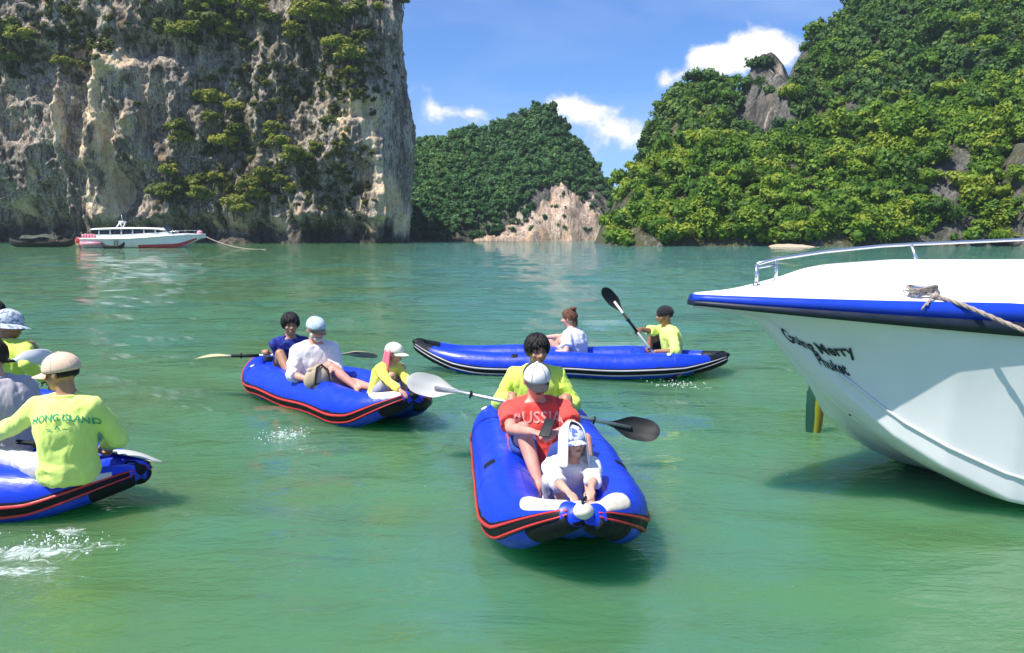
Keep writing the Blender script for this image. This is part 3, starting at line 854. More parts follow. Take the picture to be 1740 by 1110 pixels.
def build_bushes():
    rs = np.random.RandomState(21)
    meshes = []
    for k in range(6):
        v, f, t, mi = crown_arrays(rs, 1.0, .8, 8, 70, .125, True)
        v = v * np.array([1.05, .75, .82])
        me = np_mesh('cliff_bush', v, f)
        set_attr(me, 'tone', t)
        me.materials.append(M_LEAF_CL); me.materials.append(M_BARK)
        me.polygons.foreach_set('material_index', mi.astype(np.int32))
        meshes.append(me)
    o0 = Vector((0, 0, CAM_H))
    tiers = lambda v: 'upper' if v < 130 else ('middle' if v < 270 else 'lower')
    ORD = ['first', 'second', 'third', 'fourth', 'fifth', 'sixth', 'seventh', 'eighth', 'ninth', 'tenth', 'eleventh', 'twelfth', 'thirteenth', 'fourteenth', 'fifteenth', 'sixteenth', 'seventeenth', 'eighteenth', 'nineteenth', 'twentieth', 'twenty-first', 'twenty-second', 'twenty-third', 'twenty-fourth', 'twenty-fifth', 'twenty-sixth', 'twenty-seventh', 'twenty-eighth', 'twenty-ninth', 'thirtieth']
    rank = {}
    for tier in ('upper', 'middle', 'lower'):
        for k, b in enumerate(sorted([b for b in BUSH if tiers(b[1]) == tier])): rank[b] = ORD[k]
    for i, (u, v, r) in enumerate(BUSH):
        hit, nrm, fi, dist = BV['cliff'].ray_cast(o0, ray(u, v).normalized())
        if hit is None:
            hit, nrm, fi, dist = BV['cliff'].ray_cast(o0, ray(u - 14, v).normalized())
            if hit is None: continue
            hit = hit + Vector((1.2, 0, 0))
        rad = r / F_PX * hit.y * rs.uniform(1.15, 1.5)
        o = bpy.data.objects.new('cliff_bush', meshes[i % 6])
        COL.objects.link(o)
        o.location = hit + Vector((0, -.35 * rad, -.25 * rad))
        o.rotation_euler = (0, 0, rs.uniform(-.5, .5) + (math.pi if rs.rand() > .5 else 0))
        s = rad * .92
        o.scale = (s, s, s)
        where = tiers(v)
        tag(o, '%s green bush on the %s part of the limestone cliff, %s from the left' % ('big' if r > 19 else 'small', where, rank[(u, v, r)]), 'bush', 'bushes growing on the %s limestone cliff' % where)
    # low creeping growth too fine to count
    pts = [[] for _ in range(7)]
    areas = [(350, 45, 85, 45), (560, 55, 80, 55), (420, 235, 110, 70), (385, 320, 100, 40), (25, 80, 35, 45), (560, 300, 70, 70), (590, 140, 60, 50), (130, 60, 60, 50), (460, 140, 90, 60)]
    n = 0
    while n < 1100:
        a = areas[rs.randint(len(areas))]
        u, v = a[0] + rs.randn() * a[2] * .6, a[1] + rs.randn() * a[3] * .6
        if not (-20 < u < 690 and -40 < v < 400): continue
        hit, nrm, fi, dist = BV['cliff'].ray_cast(o0, ray(u, v).normalized())
        n += 1
        if hit is None: continue
        for q, val in zip(pts, (hit.x, hit.y - .05, hit.z - .2, rs.uniform(.4, 1.25), rs.uniform(0, 6.28), rs.randint(1000), rs.uniform(-.25, .15))): q.append(val)
    m = leaf_material('creeper_leaves', [(0.15, (0.035, 0.045, 0.010)), (0.45, (0.09, 0.105, 0.018)), (0.7, (0.15, 0.16, 0.025)), (0.92, (0.22, 0.21, 0.04))])
    merge_trees('cliff_creepers', pts, PROTO_S, [m, M_BARK], 'low olive green creepers spread over the limestone cliff')
build_bushes()

# ================================================================== THE AIR
def build_haze():
    m = bpy.data.materials.new('sea_air'); m.use_nodes = True
    t = m.node_tree; t.nodes.clear()
    o = N(t, 'ShaderNodeOutputMaterial'); v = N(t, 'ShaderNodeVolumePrincipled')
    v.inputs['Color'].default_value = (.80, .90, 1.0, 1)
    v.inputs['Density'].default_value = HAZE
    v.inputs['Anisotropy'].default_value = .25
    t.links.new(v.outputs[0], o.inputs['Volume'])
    b = MB(); b.box((0, 100, 39), 700, 500, 82)
    tag(b.build('haze', m, None, False), 'thin bluish sea haze filling the whole bay', kind='stuff')
HAZE = 0.00022
build_haze()
# ================================================================== INFLATABLE KAYAKS
def pvc(name, col, rough=0.38, spec=0.5):
    m, t, p, o = new_mat(name)
    n = tex(t, 'Object', (1, 1, 1), 3.5, 5, .6)
    t.links.new(ramp(t, n, [(0.3, tuple(c * .85 for c in col)), (0.7, tuple(min(1, c * 1.1) for c in col))]), p.inputs['Base Color'])
    t.links.new(ramp(t, tex(t, 'Object', (1, 1, 1), 9, 4), [(0.3, (rough * .75,) * 3), (0.7, (rough * 1.3,) * 3)]), p.inputs['Roughness'])
    p.inputs['Specular IOR Level'].default_value = spec
    h = mth(t, 'ADD', tex(t, 'Object', (1, 1, 1), 5, 3), mth(t, 'MULTIPLY', tex(t, 'Object', (.4, 3, 3), 9, 2), .35))
    bump(t, p, h, .35, .02)
    return m
M_BLUE = pvc('blue_pvc', (0.004, 0.040, 0.62))
M_NAVY = pvc('floor_pvc', (0.006, 0.035, 0.40), .5)
M_BLACKP = pvc('black_rubber', (0.006, 0.008, 0.012), .6, .25)
M_REDP = pvc('red_trim', (0.62, 0.035, 0.04), .45)
M_GREYP = pvc('grey_trim', (0.42, 0.40, 0.46), .45)
M_CREAM = pvc('cream_pvc', (0.72, 0.66, 0.54), .5)
M_WHITE = simple('white_plastic', (0.78, 0.78, 0.76), .4, .06, 5, .05)
M_GREYM = simple('aluminium', (0.50, 0.51, 0.52), .35, .1, 6, .05, metal=.8)
M_PBLACK = simple('black_plastic', (0.010, 0.012, 0.014), .55, .2, 6, .1, spec=.3)
M_PGREY = simple('pale_grey_plastic', (0.50, 0.50, 0.46), .4, .08, 5, .08)

class Hull:
    def __init__(s, L=3.9, ws=.335, r=.2, z0=.18, rise=.27, k=6.5, rise_s=None, wsc=1.0):
        s.a, s.ws, s.r, s.z0, s.rise, s.k = L / 2, ws * wsc, r, z0, rise, k
        s.rise_s = rise if rise_s is None else rise_s
    def c(s, t, side):
        q = abs(t)
        rise = s.rise if t > 0 else s.rise_s
        z = s.z0 + rise * max(0, (q - .5) / .5) ** 2.2 + .012 * math.sin(t * 9 + side)
        y = s.ws * max(0.0, 1 - q ** s.k)
        y = max(y, .035)
        return Vector((s.a * t, side * y, z))
    def rad(s, t):
        q = abs(t)
        f = 1 - .66 * max(0, (q - .56) / .44) ** 1.3
        # the cone closes at the very tip
        e = max(0, (q - .965) / .035)
        return s.r * f * math.sqrt(max(0.0004, 1 - e * e))
    def pt(s, t, side, phi, off=0.0):
        c0, c1 = s.c(t - .004, side), s.c(t + .004, side)
        tg = (c1 - c0).normalized()
        nrm = Vector((-tg.y, tg.x, 0)).normalized()
        if nrm.y * side < 0: nrm = -nrm
        up = tg.cross(nrm)
        if up.z < 0: up = -up
        d = nrm * math.cos(phi) + up * math.sin(phi)
        return s.c(t, side) + d * (s.rad(t) + off)
TT = [-1, -.995, -.985, -.97, -.95, -.925, -.9, -.87, -.83, -.79, -.74, -.68, -.6, -.5, -.4, -.3, -.2, -.1, 0]
TT = TT + [-x for x in TT[-2::-1]]
def hull_patch(mb, h, side, t0, t1, p0, p1, off, nt_=24, npz=9, shape=None, lift=0.0):
    P = []
    for i in range(nt_ + 1):
        f = i / nt_
        t = t0 + (t1 - t0) * f
        row = []
        for j in range(npz + 1):
            g = j / npz
            a0, a1 = (p0, p1) if shape is None else shape(f, p0, p1)
            phi = a0 + (a1 - a0) * g
            if lift: phi += lift * max(0.0, (abs(t) - .70) / .30) ** 1.2
            edge = i in (0, nt_) or j in (0, npz)
            row.append(h.pt(t, side, phi, -.004 if edge else off))
        P.append(row)
    mb.grid(P, 0, side > 0)
def make_kayak(label, bow, stern, zb, zs, stripe=('red', 'red'), tip='black', white_bow=True, zr=None, wsc=1.0, rise=None, thwarts=(-.52, .05), black_ends=True, r=.2):
    bow, stern = Vector(bow), Vector(stern)
    mid = (bow + stern) / 2
    d = bow - stern
    L = math.hypot(d.x, d.y)
    root = empty('inflatable_kayak', (mid.x, mid.y, 0), math.atan2(d.y, d.x))
    tag(root, label, 'kayak', 'blue inflatable kayaks with seated people')
    h = Hull(L, r=r, z0=r - .02, rise=zb - r - .07, rise_s=zs - r - .07, wsc=wsc)
    for side in (-1, 1):
        m = MB()
        P = [[h.pt(t, side, 2 * math.pi * k / 28) for k in range(28)] for t in TT]
        m.loft([r for r in P])
        m.build('side_tube', M_BLUE, root)
        # rubbing strake with its two lines
        m = MB(); hull_patch(m, h, side, -.985, .985, R(-42), R(2), .010, 90, 4, lift=R(48))
        rs_ = m.build('rub_strake', M_BLACKP, root)
        for (a, b), c in zip((((-37), (-26)), ((-15), (-4))), stripe):
            m = MB(); hull_patch(m, h, side, -.983, .983, R(a), R(b), .016, 90, 3, lift=R(48))
            m.build('trim_line', M_REDP if c == 'red' else M_GREYP, rs_)
        if black_ends:
            for (t0, t1) in ((.86, .997), (-.997, -.86)) if tip != 'black' else ((.72, .997), (-.997, -.76)):
                m = MB(); hull_patch(m, h, side, t0, t1, R(-190), R(-30), .004, 18, 14, lift=R(44))
                m.build('keel_guard', M_BLACKP, root)
        if tip == 'black':
            for (t0, t1) in ((.86, .999), (-.999, -.86)):
                m = MB(); hull_patch(m, h, side, t0, t1, R(-36), R(215), .005, 16, 26)
                m.build('tip_sleeve', M_BLACKP, root)
        if white_bow == 'small':
            m = MB(); hull_patch(m, h, side, .86, .93, R(0), R(50), .006, 10, 8); m.build('bow_patch', M_CREAM, root)
        elif white_bow:
            m = MB(); hull_patch(m, h, side, .80, .965, R(36), R(150), .006, 20, 14,
                                 lambda f, a, b: (a + (b - a) * .45 * (1 - min(1, f * 2.2)) ** 2, b - (b - a) * .5 * (1 - min(1, f * 2.0)) ** 2))
            m.build('bow_patch', M_CREAM, root)
        for t0 in (-.66, -.30, .06, .42):
            m = MB(); hull_patch(m, h, side, t0, t0 + .013, R(-60), R(230), .003, 2, 24); m.build('seam_tape', M_NAVY, root)
        m = MB(); hull_patch(m, h, side, -.9, .9, R(112), R(119), .003, 50, 2); m.build('seam_tape', M_NAVY, root)
        # valve and lashing patch on each tube
        q = h.pt(-.62, side, R(62), .004); q2 = h.pt(-.62, side, R(62), .02)
        m = MB(); m.tube([q, q2], .028, 12); m.build('air_valve', M_WHITE, root)
        m = MB(); hull_patch(m, h, side, .30, .35, R(40), R(70), .006, 5, 5); m.build('lashing_patch', M_BLACKP, root)
    # inflated floor that climbs to both ends, ribbed lengthwise
    P = []
    for t in TT[2:-2]:
        c = h.c(t, 1)
        row = []
        for j in range(17):
            y = -1 + 2 * j / 16
            w = c.y + .02
            row.append(Vector((c.x, y * w, c.z - .55 * h.rad(t) + .09 * h.rad(t) * abs(math.sin(y * math.pi * 2.5)))))
        P.append(row)
    Pb = [[p - Vector((0, 0, .30 * h.rad(p.x / h.a))) for p in r] for r in P]
    m = MB(); m.grid(P); m.grid(Pb, 0, True)
    m.build('floor', M_NAVY, root)
    for e in (1, -1):
        P = []
        for t in np.linspace(.55, .985, 16):
            c = h.c(e * t, 1); r = h.rad(e * t)
            P.append([Vector((c.x, y * (c.y + r * .35), c.z - r * (.80 - .10 * (1 - y * y)))) for y in np.linspace(-1, 1, 9)])
        m = MB(); m.grid(P, 0, e > 0)
        o_ = m.build('keel_web', M_BLACKP, root)
        sm_ = o_.modifiers.new('th', 'SOLIDIFY'); sm_.thickness = .02
        P = []
        for t in np.linspace(.80, .94, 8):
            c = h.c(e * t, 1); r = h.rad(e * t)
            P.append([Vector((c.x, y * (c.y + .01), c.z + r * (.10 + .12 * y * y))) for y in np.linspace(-1, 1, 9)])
        m = MB(); m.grid(P)
        o_ = m.build('end_deck', M_BLUE if tip != 'black' else M_BLACKP, root)
        sm_ = o_.modifiers.new('th', 'SOLIDIFY'); sm_.thickness = .03
    # seats: fat cross tubes with a backrest
    for t in thwarts:
        m = MB()
        pts = [Vector((h.a * t, y, h.z0 + .07 + .02 * math.cos(y * 6))) for y in np.linspace(-h.ws * .92, h.ws * .92, 9)]
        m.tube(pts, [.10, .115, .12, .12, .12, .12, .12, .115, .10], 16)
        m.build('seat', M_BLUE, root)
    # end pieces where the tubes meet
    for e in (1, -1):
        cc = h.c(.985 * e, 1); cc.y = 0
        m = MB()
        n = 9
        rings = []
        for i in range(n):
            f = i / (n - 1)
            x = cc.x + e * (-.13 + .19 * f)
            hw = .074 * math.sqrt(max(.02, 1 - (f * .98) ** 3)); hh = .056 * math.sqrt(max(.03, 1 - (f * .98) ** 3))
            zc = cc.z + .0 + f * .045
            rings.append([Vector((x, hw * math.cos(a), zc + hh * math.sin(a))) for a in np.linspace(0, 2 * math.pi, 18, endpoint=False)])
        m.loft(rings)
        m.build('tip_cap', M_CREAM if (e == 1 and tip == 'cream') else M_BLACKP, root)
        m = MB()
        m.tube([cc + Vector((-.13 * e, .03, .05)), cc + Vector((-.09 * e, .03, .085)), cc + Vector((-.02 * e, 0, .09)), cc + Vector((.02 * e, 0, .06))], .008, 8)
        m.build('grab_loop', M_BLACKP, root)
    return root, h

def make_paddle(label, p0, p1, m0, m1, mshaft=None, bl=.42, bw=.088, roll0=0.0, roll1=0.0, grip=False):
    """p0, p1: the two blade ends; blades swell from the shaft and are hollowed like a spoon"""
    p0, p1 = Vector(p0), Vector(p1)
    mid = (p0 + p1) / 2
    root = empty('paddle', mid)
    tag(root, label, 'paddle', 'double bladed paddles in use')
    d = (p1 - p0).normalized()
    L = (p1 - p0).length
    side = d.cross(Vector((0, 0, 1))).normalized()
    up = side.cross(d).normalized()
    m = MB()
    m.tube([d * (-L / 2 + bl * .55), d * 0, d * (L / 2 - bl * .55)], .0165, 12)
    sh = m.build('shaft', mshaft or M_GREYM, root)
    for e, mat, roll in ((-1, m0, roll0), (1, m1, roll1)):
        wv = side * math.cos(roll) + up * math.sin(roll)
        nv = d.cross(wv)
        P, Q = [], []
        n = 18
        for i in range(n + 1):
            f = i / n                         # 0 at the throat, 1 at the end
            w = bw * (.16 + .84 * sstep(0, .5, f)) * math.sqrt(max(0.0, 1 - max(0, (f - .62) / .385) ** 2.6)) + .004
            x = L / 2 - bl + bl * f
            r1_, r2_ = [], []
            for j in range(9):
                y = -1 + j / 4
                dish = -.03 * (1 - y * y) * math.sin(math.pi * min(1, f * 1.05)) + .03 * f * f
                rib = .011 * math.exp(-(y / .28) ** 2) * (1 - f) ** .7
                c = d * (e * x) + wv * (y * w) + nv * dish
                th = .0035 * (1.2 - abs(y) * .7)
                r1_.append(c + nv * (th + rib)); r2_.append(c - nv * th)
            P.append(r1_); Q.append(r2_)
        m = MB(); m.grid(P); m.grid(Q, 0, True)
        # close the rim
        for k in range(n):
            for (j) in (0, 8):
                m.add([P[k][j], P[k + 1][j], Q[k + 1][j], Q[k][j]], [(0, 1, 2, 3)])
        m.add(P[n] + Q[n], [(j, j + 1, j + 10, j + 9) for j in range(8)])
        m.build('blade', mat, root)
    # drip rings
    for e in (-1, 1):
        m = MB(); m.tube([d * (e * (L / 2 - bl - .12)), d * (e * (L / 2 - bl - .105))], .032, 12); m.build('drip_ring', M_PBLACK, root)
    if grip:
        m = MB(); m.tube([d * (-L / 2 + bl), d * (-L / 2 + bl + .32)], .0185, 12); m.build('grip_sleeve', M_PBLACK, root)
    return root

# the five kayaks, from the photograph
K4, _ = make_kayak('blue inflatable kayak with its cream bow cap pointing at the viewer', on_y(992, 862, 4.38), (.12, 8.15, 0), .50, .42, tip='cream', thwarts=(-.50, -.02))
K2, _ = make_kayak('blue inflatable kayak with red lines carrying a child in yellow at its bow', on_y(704, 668, 7.95), (-3.12, 10.60, 0), .44, .42, tip='', thwarts=(-.5, .02))
K3, _ = make_kayak('blue inflatable kayak seen side on with black tips and grey trim lines', on_y(704, 578, 11.75), on_y(1236, 610, 11.35), .47, .34, stripe=('grey', 'grey'), tip='black', white_bow=False, thwarts=(-.45, .1), r=.172)
K1, _ = make_kayak('blue inflatable kayak cut by the left edge under the man in a peach cap', on_y(243, 836, 5.74), (-6.3, 6.25, 0), .34, .45, tip='', white_bow='small', thwarts=(.12, -.4))
K0, _ = make_kayak('blue inflatable kayak mostly hidden behind the guides at the left edge', (-4.0, 7.8, 0), (-7.8, 8.5, 0), .42, .42, tip='black', white_bow=False, thwarts=(.1, -.4))

make_paddle('silver paddle with one pale grey and one black blade behind the man in red', on_y(692, 648, 6.9), on_y(1120, 737, 6.75), M_PGREY, M_PBLACK, bl=.42, bw=.094, roll0=R(122), roll1=R(120))
make_paddle('paddle with yellowish blades held across by the man in the navy shirt', on_y(330, 606, 9.77), on_y(642, 601, 9.93), simple('yellowed_plastic', (0.55, 0.52, 0.28), .4, .1, 5, .1), simple('tan_plastic', (0.42, 0.36, 0.22), .4, .1, 5, .1), M_GREYM, grip=True, roll0=R(8), roll1=R(30))
make_paddle('paddle with black blades raised steeply by the guide in the far kayak', on_y(1026, 489, 11.35), on_y(1146, 648, 11.05), M_PBLACK, M_PBLACK, simple('shaft_white', (.6, .6, .6), .4, .06, 5, .05), grip=True, roll0=R(70), roll1=R(70))
make_paddle('paddle with a pale blade beside the man in the peach cap', on_y(-70, 740, 5.9), on_y(276, 778, 5.95), M_PGREY, M_PGREY, M_PBLACK, roll1=R(15))
make_paddle('paddle with a white blade held by the guide in the patterned hat', on_y(88, 606, 7.1), on_y(-250, 640, 7.5), M_WHITE, simple('teal_plastic', (.01, .05, .06), .4, .1, 5, .1), M_PBLACK, bl=.4, bw=.075, roll0=R(122), roll1=R(8))
# ================================================================== PEOPLE
def remesh(o, vox, smooth=3, fac=.5):
    r = o.modifiers.new('r', 'REMESH'); r.mode = 'VOXEL'; r.voxel_size = vox; r.use_smooth_shade = True
    if smooth:
        s = o.modifiers.new('s', 'SMOOTH'); s.iterations = smooth; s.factor = fac
    dg = bpy.context.evaluated_depsgraph_get()
    dg.update()
    me = bpy.data.meshes.new_from_object(o.evaluated_get(dg))
    me.name = o.name.split('.')[0]
    old = o.data
    mats = [m for m in old.materials]
    o.modifiers.clear()
    o.data = me
    if not len(me.materials):
        for m in mats: me.materials.append(m)
    bpy.data.meshes.remove(old)
    me.polygons.foreach_set('use_smooth', [True] * len(me.polygons))
    return o
def get_np(me):
    n = len(me.vertices)
    co = np.empty(n * 3, np.float32); me.vertices.foreach_get('co', co)
    no = np.empty(n * 3, np.float32); me.vertices.foreach_get('normal', no)
    return co.reshape(-1, 3).astype(float), no.reshape(-1, 3).astype(float)
def wrinkle(o, amp, axis, seed, freq=9.0):
    me = o.data
    co, no = get_np(me)
    ax = np.array(axis, float); ax /= np.linalg.norm(ax)
    along = co @ ax
    P = co * freq - np.outer(along, ax) * freq * .62
    w = fbm(P + fbm(co * 4, 2, seed + 3)[:, None] * .9, 3, seed, ridged=True)
    co = co + no * (amp * (w - .1))[:, None]
    me.vertices.foreach_set('co', co.astype(np.float32).ravel())
    me.update()

def ik(a, b, l1, l2, pole):
    d = b - a
    L = d.length
    Lc = min(L, (l1 + l2) * .995)
    dn = d.normalized()
    if L > Lc: b = a + dn * Lc
    x = (l1 * l1 - l2 * l2 + Lc * Lc) / (2 * Lc)
    h = math.sqrt(max(1e-6, l1 * l1 - x * x))
    p = Vector(pole) - dn * Vector(pole).dot(dn)
    p = p.normalized() if p.length > 1e-5 else dn.orthogonal().normalized()
    return a + dn * x + p * h, b

HAIRS = {}
M_EYEW = simple('eye_white', (.42, .38, .36), .3, .03, 30, 0)
M_EYED = simple('eye_dark', (.012, .008, .006), .25, .1, 30, 0)
def hair_mat(name, col):
    m, t, p, o = new_mat(name)
    n = tex(t, 'Object', (3, 3, .6), 30, 4, .7)
    t.links.new(ramp(t, n, [(0.3, tuple(c * .5 for c in col)), (0.7, tuple(c * 1.5 for c in col))]), p.inputs['Base Color'])
    p.inputs['Roughness'].default_value = .5
    p.inputs['Specular IOR Level'].default_value = .3
    bump(t, p, n, .6, .01)
    return m
M_HBLACK = hair_mat('black_hair', (.010, .009, .009))
M_HBROWN = hair_mat('brown_hair', (.13, .06, .03))
M_HGREY = hair_mat('grey_hair', (.5, .48, .45))
M_HDK = hair_mat('dark_brown_hair', (.03, .02, .014))
SK = {'tan': skin_mat('tan_skin', (.42, .225, .13)), 'brown': skin_mat('brown_skin', (.34, .17, .09)), 'fair': skin_mat('fair_skin', (.60, .34, .25)), 'pink': skin_mat('pink_skin', (.62, .31, .24))}
M_LIP = simple('lip', (.28, .08, .07), .4, .1, 30, 0)

def person(label, hip, yaw, s=1.0, lean=.1, side=0.0, twist=0.0, head_yaw=0.0, head_pitch=.1, head_roll=0.0, bulk=1.0, skin='tan',
           rh=None, lh=None, rpole=None, lpole=None, rgrip=None, lgrip=None, rf=None, lf=None, rknee=None, lknee=None,
           hair=None, hair_style='short', shirt=None, sleeve='long', shorts=None, legs='short', cap=None, brim=None, vox=.0100, seed=1, extra=None, shirt_len=.0, shoulder_drop=0.0, beard=None, bare_feet=True):
    hip = Vector(hip)
    base = Vector((hip.x, hip.y, hip.z - .1 * s))
    root = empty('person', base)
    tag(root, label, 'person')
    Fw = Vector((math.cos(yaw), math.sin(yaw), 0))
    Rt = Fw.cross(Vector((0, 0, 1))).normalized()
    ty = yaw + twist
    F2 = Vector((math.cos(ty), math.sin(ty), 0))
    R2 = F2.cross(Vector((0, 0, 1))).normalized()
    upv = (Vector((0, 0, 1)) * math.cos(lean) + F2 * math.sin(lean)).normalized()
    upv = (upv * math.cos(side) + R2 * math.sin(side)).normalized()
    TL = .49 * s
    neck = hip + upv * TL
    Rs = (R2 - upv * R2.dot(upv)).normalized()          # shoulder line
    Fs = upv.cross(Rs).normalized()
    if Fs.dot(F2) < 0: Fs = -Fs
    def spine(f):
        bend = math.sin(f * math.pi) * .03 * s
        return hip.lerp(neck, f) - Fs * bend
    sections = [(-.17, .150, .115), (-.10, .172, .128), (.02, .172, .122), (.18, .152, .108), (.36, .158, .108), (.55, .176, .118), (.70, .186, .118), (.80, .180, .106), (.88, .158, .090), (.94, .112, .076), (.99, .070, .064), (1.06, .055, .058)]
    def torso_rings(off, f0=-.2, f1=1.1, belly=0.0):
        rings = []
        for f, hw, hd in sections:
            if f < f0 or f > f1: continue
            c = spine(f)
            w = max(0, min(1, f * 1.4)); rr = (Rt * (1 - w) + Rs * w).normalized(); ff = (Fw * (1 - w) + Fs * w).normalized()
            hw2, hd2 = hw * s * (1 + (bulk - 1) * (1 if f < .9 else .4)) + off, hd * s * (1 + (bulk - 1) * (1.2 if f < .7 else .4)) + off
            ring = []
            for k in range(24):
                a = 2 * math.pi * k / 24
                ca, sa = math.cos(a), math.sin(a)
                e = .8
                x = math.copysign(abs(ca) ** e, ca) * hw2; y = math.copysign(abs(sa) ** e, sa) * hd2
                ring.append(c + rr * x + ff * y + ff * (belly * math.exp(-((f - .25) / .22) ** 2)))
            rings.append(ring)
        return rings
    # ---- limbs
    sw = .178 * s * (1 + (bulk - 1) * .6)
    shR, shL = spine(.83) + Rs * sw - upv * (shoulder_drop * s), spine(.83) - Rs * sw - upv * (shoulder_drop * s)
    LA, LF = .285 * s, .255 * s
    A = {}
    for nm, sh, hand, pole, sg in (('r', shR, rh, rpole, 1), ('l', shL, lh, lpole, -1)):
        if hand is None: hand = hip + Fw * .3 * s + Rt * sg * .12 * s + Vector((0, 0, .08 * s))
        pole = Vector(pole) if pole is not None else (Rs * sg * .6 - upv * .8 - Fs * .35)
        hand = Vector(hand)
        app = (hand - sh).normalized()
        wr = hand - app * .075 * s
        el_, wr2 = ik(sh, wr, LA, LF, pole)
        A[nm] = (sh, el_, wr2, sg)
    G = {}
    for nm, foot, knee, sg in (('r', rf, rknee, 1), ('l', lf, lknee, -1)):
        hj = hip + Rt * sg * .092 * s
        if foot is None: foot = hip + Fw * .62 * s + Rt * sg * .12 * s - Vector((0, 0, .06 * s))
        foot = Vector(foot)
        ank = foot + Vector((0, 0, .06 * s))
        kn, ank = ik(hj, ank, .43 * s, .41 * s, Vector(knee) if knee is not None else Vector((0, 0, 1)) + Rt * sg * .25)
        G[nm] = (hj, kn, ank, sg)
    # ---- head frame
    hy = ty + head_yaw
    Hf = Vector((math.cos(hy), math.sin(hy), 0))
    Hr = Hf.cross(Vector((0, 0, 1)))
    Hu = Vector((0, 0, 1))
    Hm = Matrix((Hr, Hf, Hu)).transposed()
    Hm = Hm @ Matrix.Rotation(-head_pitch, 3, 'X') @ Matrix.Rotation(head_roll, 3, 'Y')
    hs = s * (1.09 if s > .85 else 1.09 + (.85 - s) * .6)          # a child's head is larger for its body
    hc = neck + upv * .052 * s + (Hm @ Vector((0, .024, .078))) * hs
    def H(x, y, z): return hc + Hm @ Vector((x * hs, y * hs, z * hs))
    # ---- body: one continuous surface
    b = MB()
    b.loft(torso_rings(-.004))
    b.ell(H(0, -.012, .025), .074 * hs, .092 * hs, .088 * hs, Hm)
    b.ell(H(0, .022, -.035), .060 * hs, .066 * hs, .070 * hs, Hm)
    b.ell(H(0, .055, -.078), .030 * hs, .030 * hs, .026 * hs, Hm)            # chin
    b.ell(H(0, .064, .032), .052 * hs, .026 * hs, .016 * hs, Hm)             # brow
    b.capsule(H(0, .082, .015), H(0, .105, -.022), .009 * hs, .0145 * hs, 10)   # nose
    for sg in (-1, 1):
        b.ell(H(sg * .040, .058, -.022), .024 * hs, .022 * hs, .020 * hs, Hm)  # cheek
        b.ell(H(sg * .077, -.012, -.004), .010 * hs, .021 * hs, .033 * hs, Hm @ Matrix.Rotation(sg * .25, 3, 'Z'))
        b.ell(H(sg * .012, .098, -.024), .010 * hs, .010 * hs, .008 * hs, Hm)
    b.ell(H(0, .078, -.052), .024 * hs, .016 * hs, .008 * hs, Hm)
    b.ell(H(0, .076, -.064), .020 * hs, .014 * hs, .008 * hs, Hm)
    b.capsule(neck - upv * .04 * s, H(0, -.012, -.05), .060 * s * (1 + (bulk - 1) * .5), .053 * hs, 14)
    for nm in 'rl':
        sh, el_, wr, sg = A[nm]
        b.capsule(sh, el_, .052 * s * (1 + (bulk - 1) * .6), .040 * s * (1 + (bulk - 1) * .4), 14)
        fm = el_.lerp(wr, .3)
        b.capsule(el_, fm, .039 * s, .041 * s * (1 + (bulk - 1) * .4), 14)
        b.capsule(fm, wr, .041 * s * (1 + (bulk - 1) * .4), .026 * s, 14)
        # hand: palm, four fingers, thumb
        gax = rgrip if nm == 'r' else lgrip
        f = (wr - el_).normalized()
        if gax is not None:
            gax = Vector(gax).normalized()
            f = (f - gax * f.dot(gax)).normalized()
            n = gax.cross(f)
            tgt = Vector(rh if nm == 'r' else lh)
            if n.dot(tgt - wr) < 0: n = -n
            curl = 1.15
        else:
            n = (Vector((0, 0, -1)) - f * f.dot(Vector((0, 0, -1))))
            n = n.normalized() if n.length > .05 else -F2
            curl = .42
        sd = f.cross(n).normalized()                # across the knuckles
        # thumb side points to the body's middle (or up when gripping)
        mid_dir = (hip + Fw * .3) - wr
        th = sd if sd.dot(mid_dir) > 0 else -sd
        kn_c = wr + f * .085 * s
        kn = []
        for k, (o_, ln, rr) in enumerate(((.030, .072, .0098), (.010, .080, .0102), (-.010, .075, .0098), (-.029, .060, .0088))):
            kp = kn_c + th * o_ * s - f * (.004 * abs(k - 1)) * s
            b.capsule(wr + th * o_ * .55 * s, kp, .0145 * s, .0135 * s, 8)
            dr = f.copy(); p = kp
            for q, (sl, cu) in enumerate(((.45, curl * .8), (.31, curl), (.24, curl * .8))):
                dr = (Matrix.Rotation(0, 3, 'X') @ dr)
                ang = cu
                dr = (dr * math.cos(ang) + n * math.sin(ang)) if q == 0 else (dr * math.cos(ang) + dcur * math.sin(ang))
                dr.normalize()
                dcur = (n * dr.dot(f) - f * dr.dot(n)).normalized()
                p2 = p + dr * (ln * sl * s)
                b.capsule(p, p2, rr * s, rr * .9 * s, 8)
                p = p2
        tb = wr + f * .022 * s + th * .026 * s
        td = (f * .62 + th * .55 + n * .55).normalized()
        t1 = tb + td * .040 * s
        t2 = t1 + (f * .75 + n * .6 + th * .05).normalized() * .032 * s
        b.capsule(tb, t1, .0135 * s, .0115 * s, 8); b.capsule(t1, t2, .0112 * s, .0095 * s, 8)
    for nm in 'rl':
        hj, kn, ank, sg = G[nm]
        b.capsule(hj, kn, .088 * s * (1 + (bulk - 1) * .6), .056 * s, 16)
        cm = kn.lerp(ank, .32) - (Fw * .012 * s)
        b.capsule(kn, cm, .055 * s, .056 * s, 14); b.capsule(cm, ank, .056 * s, .035 * s, 14)
        shin = (ank - kn).normalized()
        fd = (Fw - shin * Fw.dot(shin) * .6)
        fd = (fd + Rt * sg * .18).normalized()
        if fd.z > .1: fd.z = .1
        heel = ank - fd * .035 * s - Vector((0, 0, .03 * s)); toe = ank + fd * .15 * s - Vector((0, 0, .045 * s))
        b.capsule(heel, ank, .032 * s, .034 * s, 12)
        b.capsule(heel, toe, .033 * s, .024 * s, 12)
